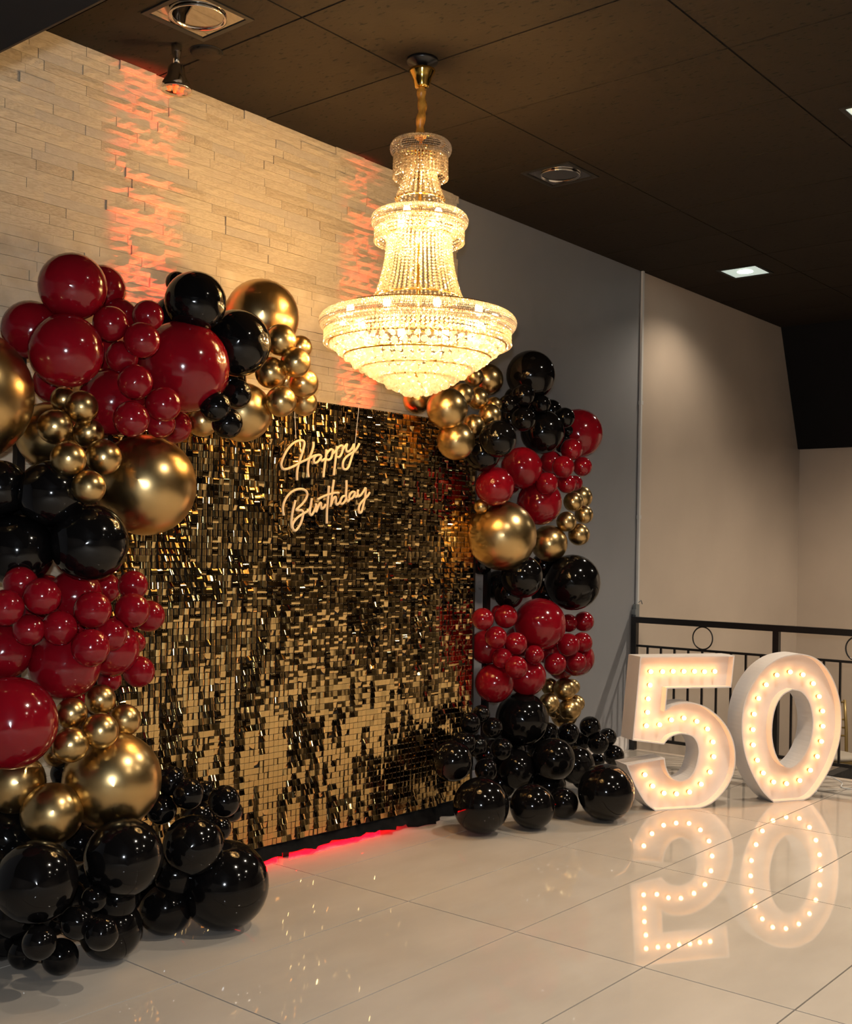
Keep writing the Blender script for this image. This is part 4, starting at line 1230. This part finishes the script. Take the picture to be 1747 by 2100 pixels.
# the bowl: rings of large crystal balls, nearest rings as single pieces
tv, tf = ico(2)
me = bpy.data.meshes.new('crystal_ball')
me.from_pydata([tuple(v) for v in tv], [], tf)
me.update()
me.materials.append(M['crystal'])
rc = random.Random(9)
ringsb = [(0.385, 2.452, 0.0135, 62), (0.352, 2.428, 0.0155, 52), (0.318, 2.402, 0.0165, 46), (0.282, 2.376, 0.0175, 40), (0.246, 2.352, 0.018, 34),
          (0.210, 2.330, 0.018, 29), (0.172, 2.308, 0.0185, 24), (0.132, 2.286, 0.0185, 18), (0.090, 2.266, 0.019, 13), (0.048, 2.250, 0.0195, 7), (0.0, 2.244, 0.019, 1)]
upper = []
for q, (R, z, br, n) in enumerate(ringsb):
    for k in range(n):
        a = 2 * math.pi * (k + 0.5 * (q % 2)) / n
        p = (R * math.cos(a), R * math.sin(a), zz(z + rc.uniform(-0.006, 0.006)))
        if q < 1:
            upper.append((*p, br))
        else:
            share('crystal_ball', me, ch, p, (rc.uniform(0, 3), rc.uniform(0, 3), 0), (br, br, br * 1.08))
inner = [(R * 0.93 * math.cos(2 * math.pi * k / n), R * 0.93 * math.sin(2 * math.pi * k / n), zz(z + 0.028), 0.0125)
         for (R, z, br, n0) in ringsb[:9] for n in (int(n0 * 0.8),) for k in range(n)]
o = beads('crystal_rows', upper + inner, ICO1, M['crystal'], ch)
o['kind'] = 'stuff'
# bulbs on their arms
mb = MB().lathe([(0.001, 0.03), (0.012, 0.027), (0.016, 0.018), (0.0165, -0.004), (0.011, -0.016), (0.009, -0.024)], 12)
tmp = mb.build('bulb', M['lamp_glow'], None, True)
bme = tmp.data
bpy.data.objects.remove(tmp)
for k in range(10):
    a = 2 * math.pi * k / 10 + 0.31
    share('bulb', bme, ch, (0.345 * math.cos(a), 0.345 * math.sin(a), zz(2.575)))
    lamp('chandelier_bulb_light', 'POINT', (CH.x + 0.30 * math.cos(a), CH.y + 0.30 * math.sin(a), 2.525), CH_POWER * 0.07, (1.0, 0.60, 0.22), 0.018)
for k in range(4):
    a = 2 * math.pi * k / 4 + 0.1
    share('bulb', bme, ch, (0.10 * math.cos(a), 0.10 * math.sin(a), zz(3.035)))
    lamp('chandelier_bulb_light', 'POINT', (CH.x + 0.115 * math.cos(a), CH.y + 0.115 * math.sin(a), 2.99), CH_POWER * 0.045, (1.0, 0.60, 0.22), 0.018)
lamp('chandelier_bulb_light', 'POINT', (CH.x + 0.03, CH.y - 0.02, 3.27), CH_POWER * 0.02, (1.0, 0.60, 0.22), 0.018)
lamp('chandelier_bulb_light', 'POINT', (CH.x - 0.06, CH.y - 0.06, 2.86), CH_POWER * 0.05, (1.0, 0.60, 0.22), 0.018)

# ================================================================== RAILING
rail = empty('stair_railing', (RAILX, 2.0, 0))
tag(rail, 'black metal stair railing with ring ornaments behind the marquee numbers', 'railing')
RY0, RY1 = -0.2, WALL - 0.02
ry = lambda y: y - 2.0
MB().box(-0.025, 0.025, ry(RY0), ry(RY1), 0.990, 1.035).build('top_rail', M['black_metal'], rail)
MB().box(-0.010, 0.010, ry(RY0), ry(RY1), 0.803, 0.820).build('middle_rail', M['black_metal'], rail)
MB().box(-0.012, 0.012, ry(RY0), ry(RY1), 0.085, 0.108).build('bottom_rail', M['black_metal'], rail)
posts = [4.40, 3.255, 2.11, 0.965, -0.18]
pm = MB().box(-0.022, 0.022, -0.022, 0.022, 0.0, 0.99).build('post', M['black_metal'], rail)
pm.location = (0, ry(posts[0]), 0)
for y in posts[1:]:
    share('post', pm.data, rail, (0, ry(y), 0))
bal = None
ring_me = None
for a, b in zip(posts[1:], posts):
    n = 10
    for k in range(1, n):
        y = a + (b - a) * k / n
        if bal is None:
            bal = MB().box(-0.007, 0.007, -0.007, 0.007, 0.1075, 0.8035).build('baluster', M['black_metal'], rail)
            bal.location = (0, ry(y), 0)
        else:
            share('baluster', bal.data, rail, (0, ry(y), 0))
    mb = MB()
    pts = [(0, 0.080 * math.cos(2 * math.pi * k / 32), 0.904 + 0.084 * math.sin(2 * math.pi * k / 32)) for k in range(33)]
    mb.tube(pts, 0.0055, 6, False)
    if ring_me is None:
        o = mb.build('ring_ornament', M['black_metal'], rail, True)
        ring_me = o.data
        o.location = (0, ry((a + b) / 2), 0)
    else:
        share('ring_ornament', ring_me, rail, (0, ry((a + b) / 2), 0))

# ================================================================== CHAIRS ON THE LOWER LANDING
def chair(loc, rz, label):
    t = empty('banquet_chair', loc, rz)
    tag(t, label, 'chair', 'gold chairs beyond the railing')
    g = M['gold_chair']
    for s in (-1, 1):
        MB().tube([(s * 0.19, -0.18, 0), (s * 0.185, -0.18, 0.44)], [0.013, 0.016], 8).build('front_leg', g, t, True)
        MB().tube([(s * 0.19, 0.22, 0), (s * 0.18, 0.18, 0.44), (s * 0.18, 0.20, 0.70), (s * 0.175, 0.235, 0.93)], [0.012, 0.016, 0.015, 0.013], 8).build('back_post', g, t, True)
    MB().box(-0.20, 0.20, -0.20, 0.20, 0.43, 0.455).build('seat', g, t)
    for z in (0.62, 0.69, 0.76, 0.91):
        y = 0.19 + (z - 0.6) * 0.12
        MB().tube([(-0.175, y, z), (0, y + 0.012, z), (0.175, y, z)], 0.008, 6).build('back_rail', g, t, True)
    for k in range(5):
        x = -0.12 + 0.06 * k
        MB().tube([(x, 0.225, 0.765), (x, 0.238, 0.905)], 0.006, 6).build('spindle', g, t, True)
    MB().tube([(-0.18, -0.18, 0.2), (0.18, -0.18, 0.2)], 0.008, 6).tube([(-0.18, 0.2, 0.2), (0.18, 0.2, 0.2)], 0.008, 6).tube([(-0.18, -0.18, 0.16), (-0.18, 0.2, 0.16)], 0.008, 6).tube([(0.18, -0.18, 0.16), (0.18, 0.2, 0.16)], 0.008, 6).build('stretcher', g, t, True)
    MB().lathe([(0.0, 0.505), (0.15, 0.503), (0.195, 0.49), (0.20, 0.475), (0.19, 0.458), (0.0, 0.456)], 24).build('cushion', M['cushion'], t, True)
    return t


chair((9.75, 3.52, -0.66), math.radians(-50), 'gold spindle back banquet chair with pale cushion, beyond the railing')

# dark boards lying stacked just past the railing
for k, (w, nm) in enumerate((('bottom', 0), ('second lowest', 1), ('second highest', 2), ('topmost', 3))):
    z0 = -0.66 + k * 0.145
    bd = MB().box(-0.24, 0.24, -0.75, 0.72, 0.0, 0.035).box(-0.22, 0.22, -0.70, -0.62, 0.035, 0.145).box(-0.22, 0.22, 0.60, 0.68, 0.035, 0.145).build('wooden_pallet_board', M['dark_carpet'])
    bd.location = (8.55 + 0.02 * (k % 2), 2.42 - 0.03 * (k % 3), z0)
    tag(bd, 'dark flat board on blocks, %s of the stack past the railing' % w, 'board', 'dark boards stacked past the railing')
# pale cable looped on the floor edge
cb = MB().tube(spline([(7.10, 2.78, 0.006), (7.28, 2.74, 0.005), (7.42, 2.80, 0.005), (7.56, 2.86, 0.02), (7.66, 2.80, 0.045), (7.64, 2.70, 0.02), (7.55, 2.66, 0.005), (7.60, 2.50, 0.005), (7.70, 2.30, 0.005)], 6), 0.004, 6).build('power_cable', M['white_pvc'], None, True)
tag(cb, 'thin pale power cable looped on the floor behind the zero', 'cable')

# ================================================================== DOWNLIGHTS
def downlight(x, y, lit, label):
    t = empty('recessed_downlight', (x, y, CEIL))
    tag(t, label, 'ceiling light', 'square downlights in the black ceiling')
    a, b = 0.142, 0.165
    fr = MB()
    fr.box(-b, b, -b, -a, -0.007, -0.0005).box(-b, b, a, b, -0.007, -0.0005).box(-b, -a, -a, a, -0.007, -0.0005).box(a, b, -a, a, -0.007, -0.0005)
    fr.build('frame', M['tbar'], t)
    MB().box(-a, a, -a, a, -0.003, -0.0006).build('glass_plate', M['frosted_lit'] if lit else M['mirror'], t)
    if lit:
        MB().lathe([(0.0, -0.006), (0.05, -0.006), (0.06, -0.0035)], 24).build('lamp_disc', M['lit_core'], t, True)
        lamp('downlight', 'SPOT', (x, y, CEIL - 0.012), DOWN_POWER * (0.25 if (x > 8 and y > 3) else (2.6 if x > 9 else 1.0)), (1.0, 0.86, 0.68), 0.06, (x, y, 0), 140, 0.7)
    else:
        MB().lathe([(0.115, -0.004), (0.12, -0.012), (0.112, -0.0125), (0.105, -0.004)], 32).build('reflector_ring', M['chrome'], t, True)
    return t


downlight(3.0, 3.785, False, 'unlit square downlight at top left mirroring the stone wall')
downlight(5.59, 3.68, False, 'unlit square downlight over the slate wall, right of the chandelier')
downlight(8.39, 3.785, True, 'lit square downlight washing the beige stair wall')
downlight(9.6, 1.5, True, 'added unseen downlight above the lower landing, brightening the beige stair wall')  # extra fixture added out of view to lift the beige stair wall
downlight(5.738, 1.877, True, 'lit square downlight at the right edge of the black ceiling')
for i, (x, y) in enumerate(((5.7, -1.0), (3.3, 1.0), (3.3, -1.6), (5.7, -3.8), (3.3, -4.4))):
    downlight(x, y, True, ('lit square downlight in the hall ceiling behind the viewer, number %s going back' % ('one two three four five'.split()[i])))

# ================================================================== PARTY SPOTLIGHT ON THE CEILING
ps = empty('party_spotlight', (3.12, 4.08, CEIL))
ps.scale = (1.2, 1.2, 1.2)
tag(ps, 'small chrome ceiling spotlight with glowing red lamps near the stone wall', 'spotlight')
MB().lathe([(0.0, -0.001), (0.02, -0.001), (0.018, -0.03), (0.012, -0.05), (0.012, -0.075), (0.0, -0.075)], 16).build('mount', M['chrome'], ps, True)
MB().lathe([(0.0, -0.074), (0.022, -0.075), (0.030, -0.085), (0.034, -0.115), (0.052, -0.145), (0.058, -0.165), (0.056, -0.168), (0.050, -0.160), (0.0, -0.155)], 24).build('housing', M['chrome'], ps, True)
led = MB()
for k in range(7):
    a = 2 * math.pi * k / 6
    R = 0.0 if k == 6 else 0.026
    led.lathe([(0.007, -0.161), (0.006, -0.167), (0.0, -0.168)], 8, (R * math.cos(a), R * math.sin(a), 0))
led.build('red_lamp', M['red_led'], ps, True)
sd = empty('ceiling_disc', (3.245, 4.03, CEIL))
tag(sd, 'flat round brown cover disc on the black ceiling beside the spotlight', 'ceiling cover')
MB().lathe([(0.0, -0.018), (0.062, -0.018), (0.068, -0.012), (0.068, -0.001)], 28).build('cover', M['tile_black'], sd, True)
MB().lathe([(0.072, -0.004), (0.075, -0.0005), (0.066, -0.0005)], 28).build('rim', M['tbar'], sd, True)
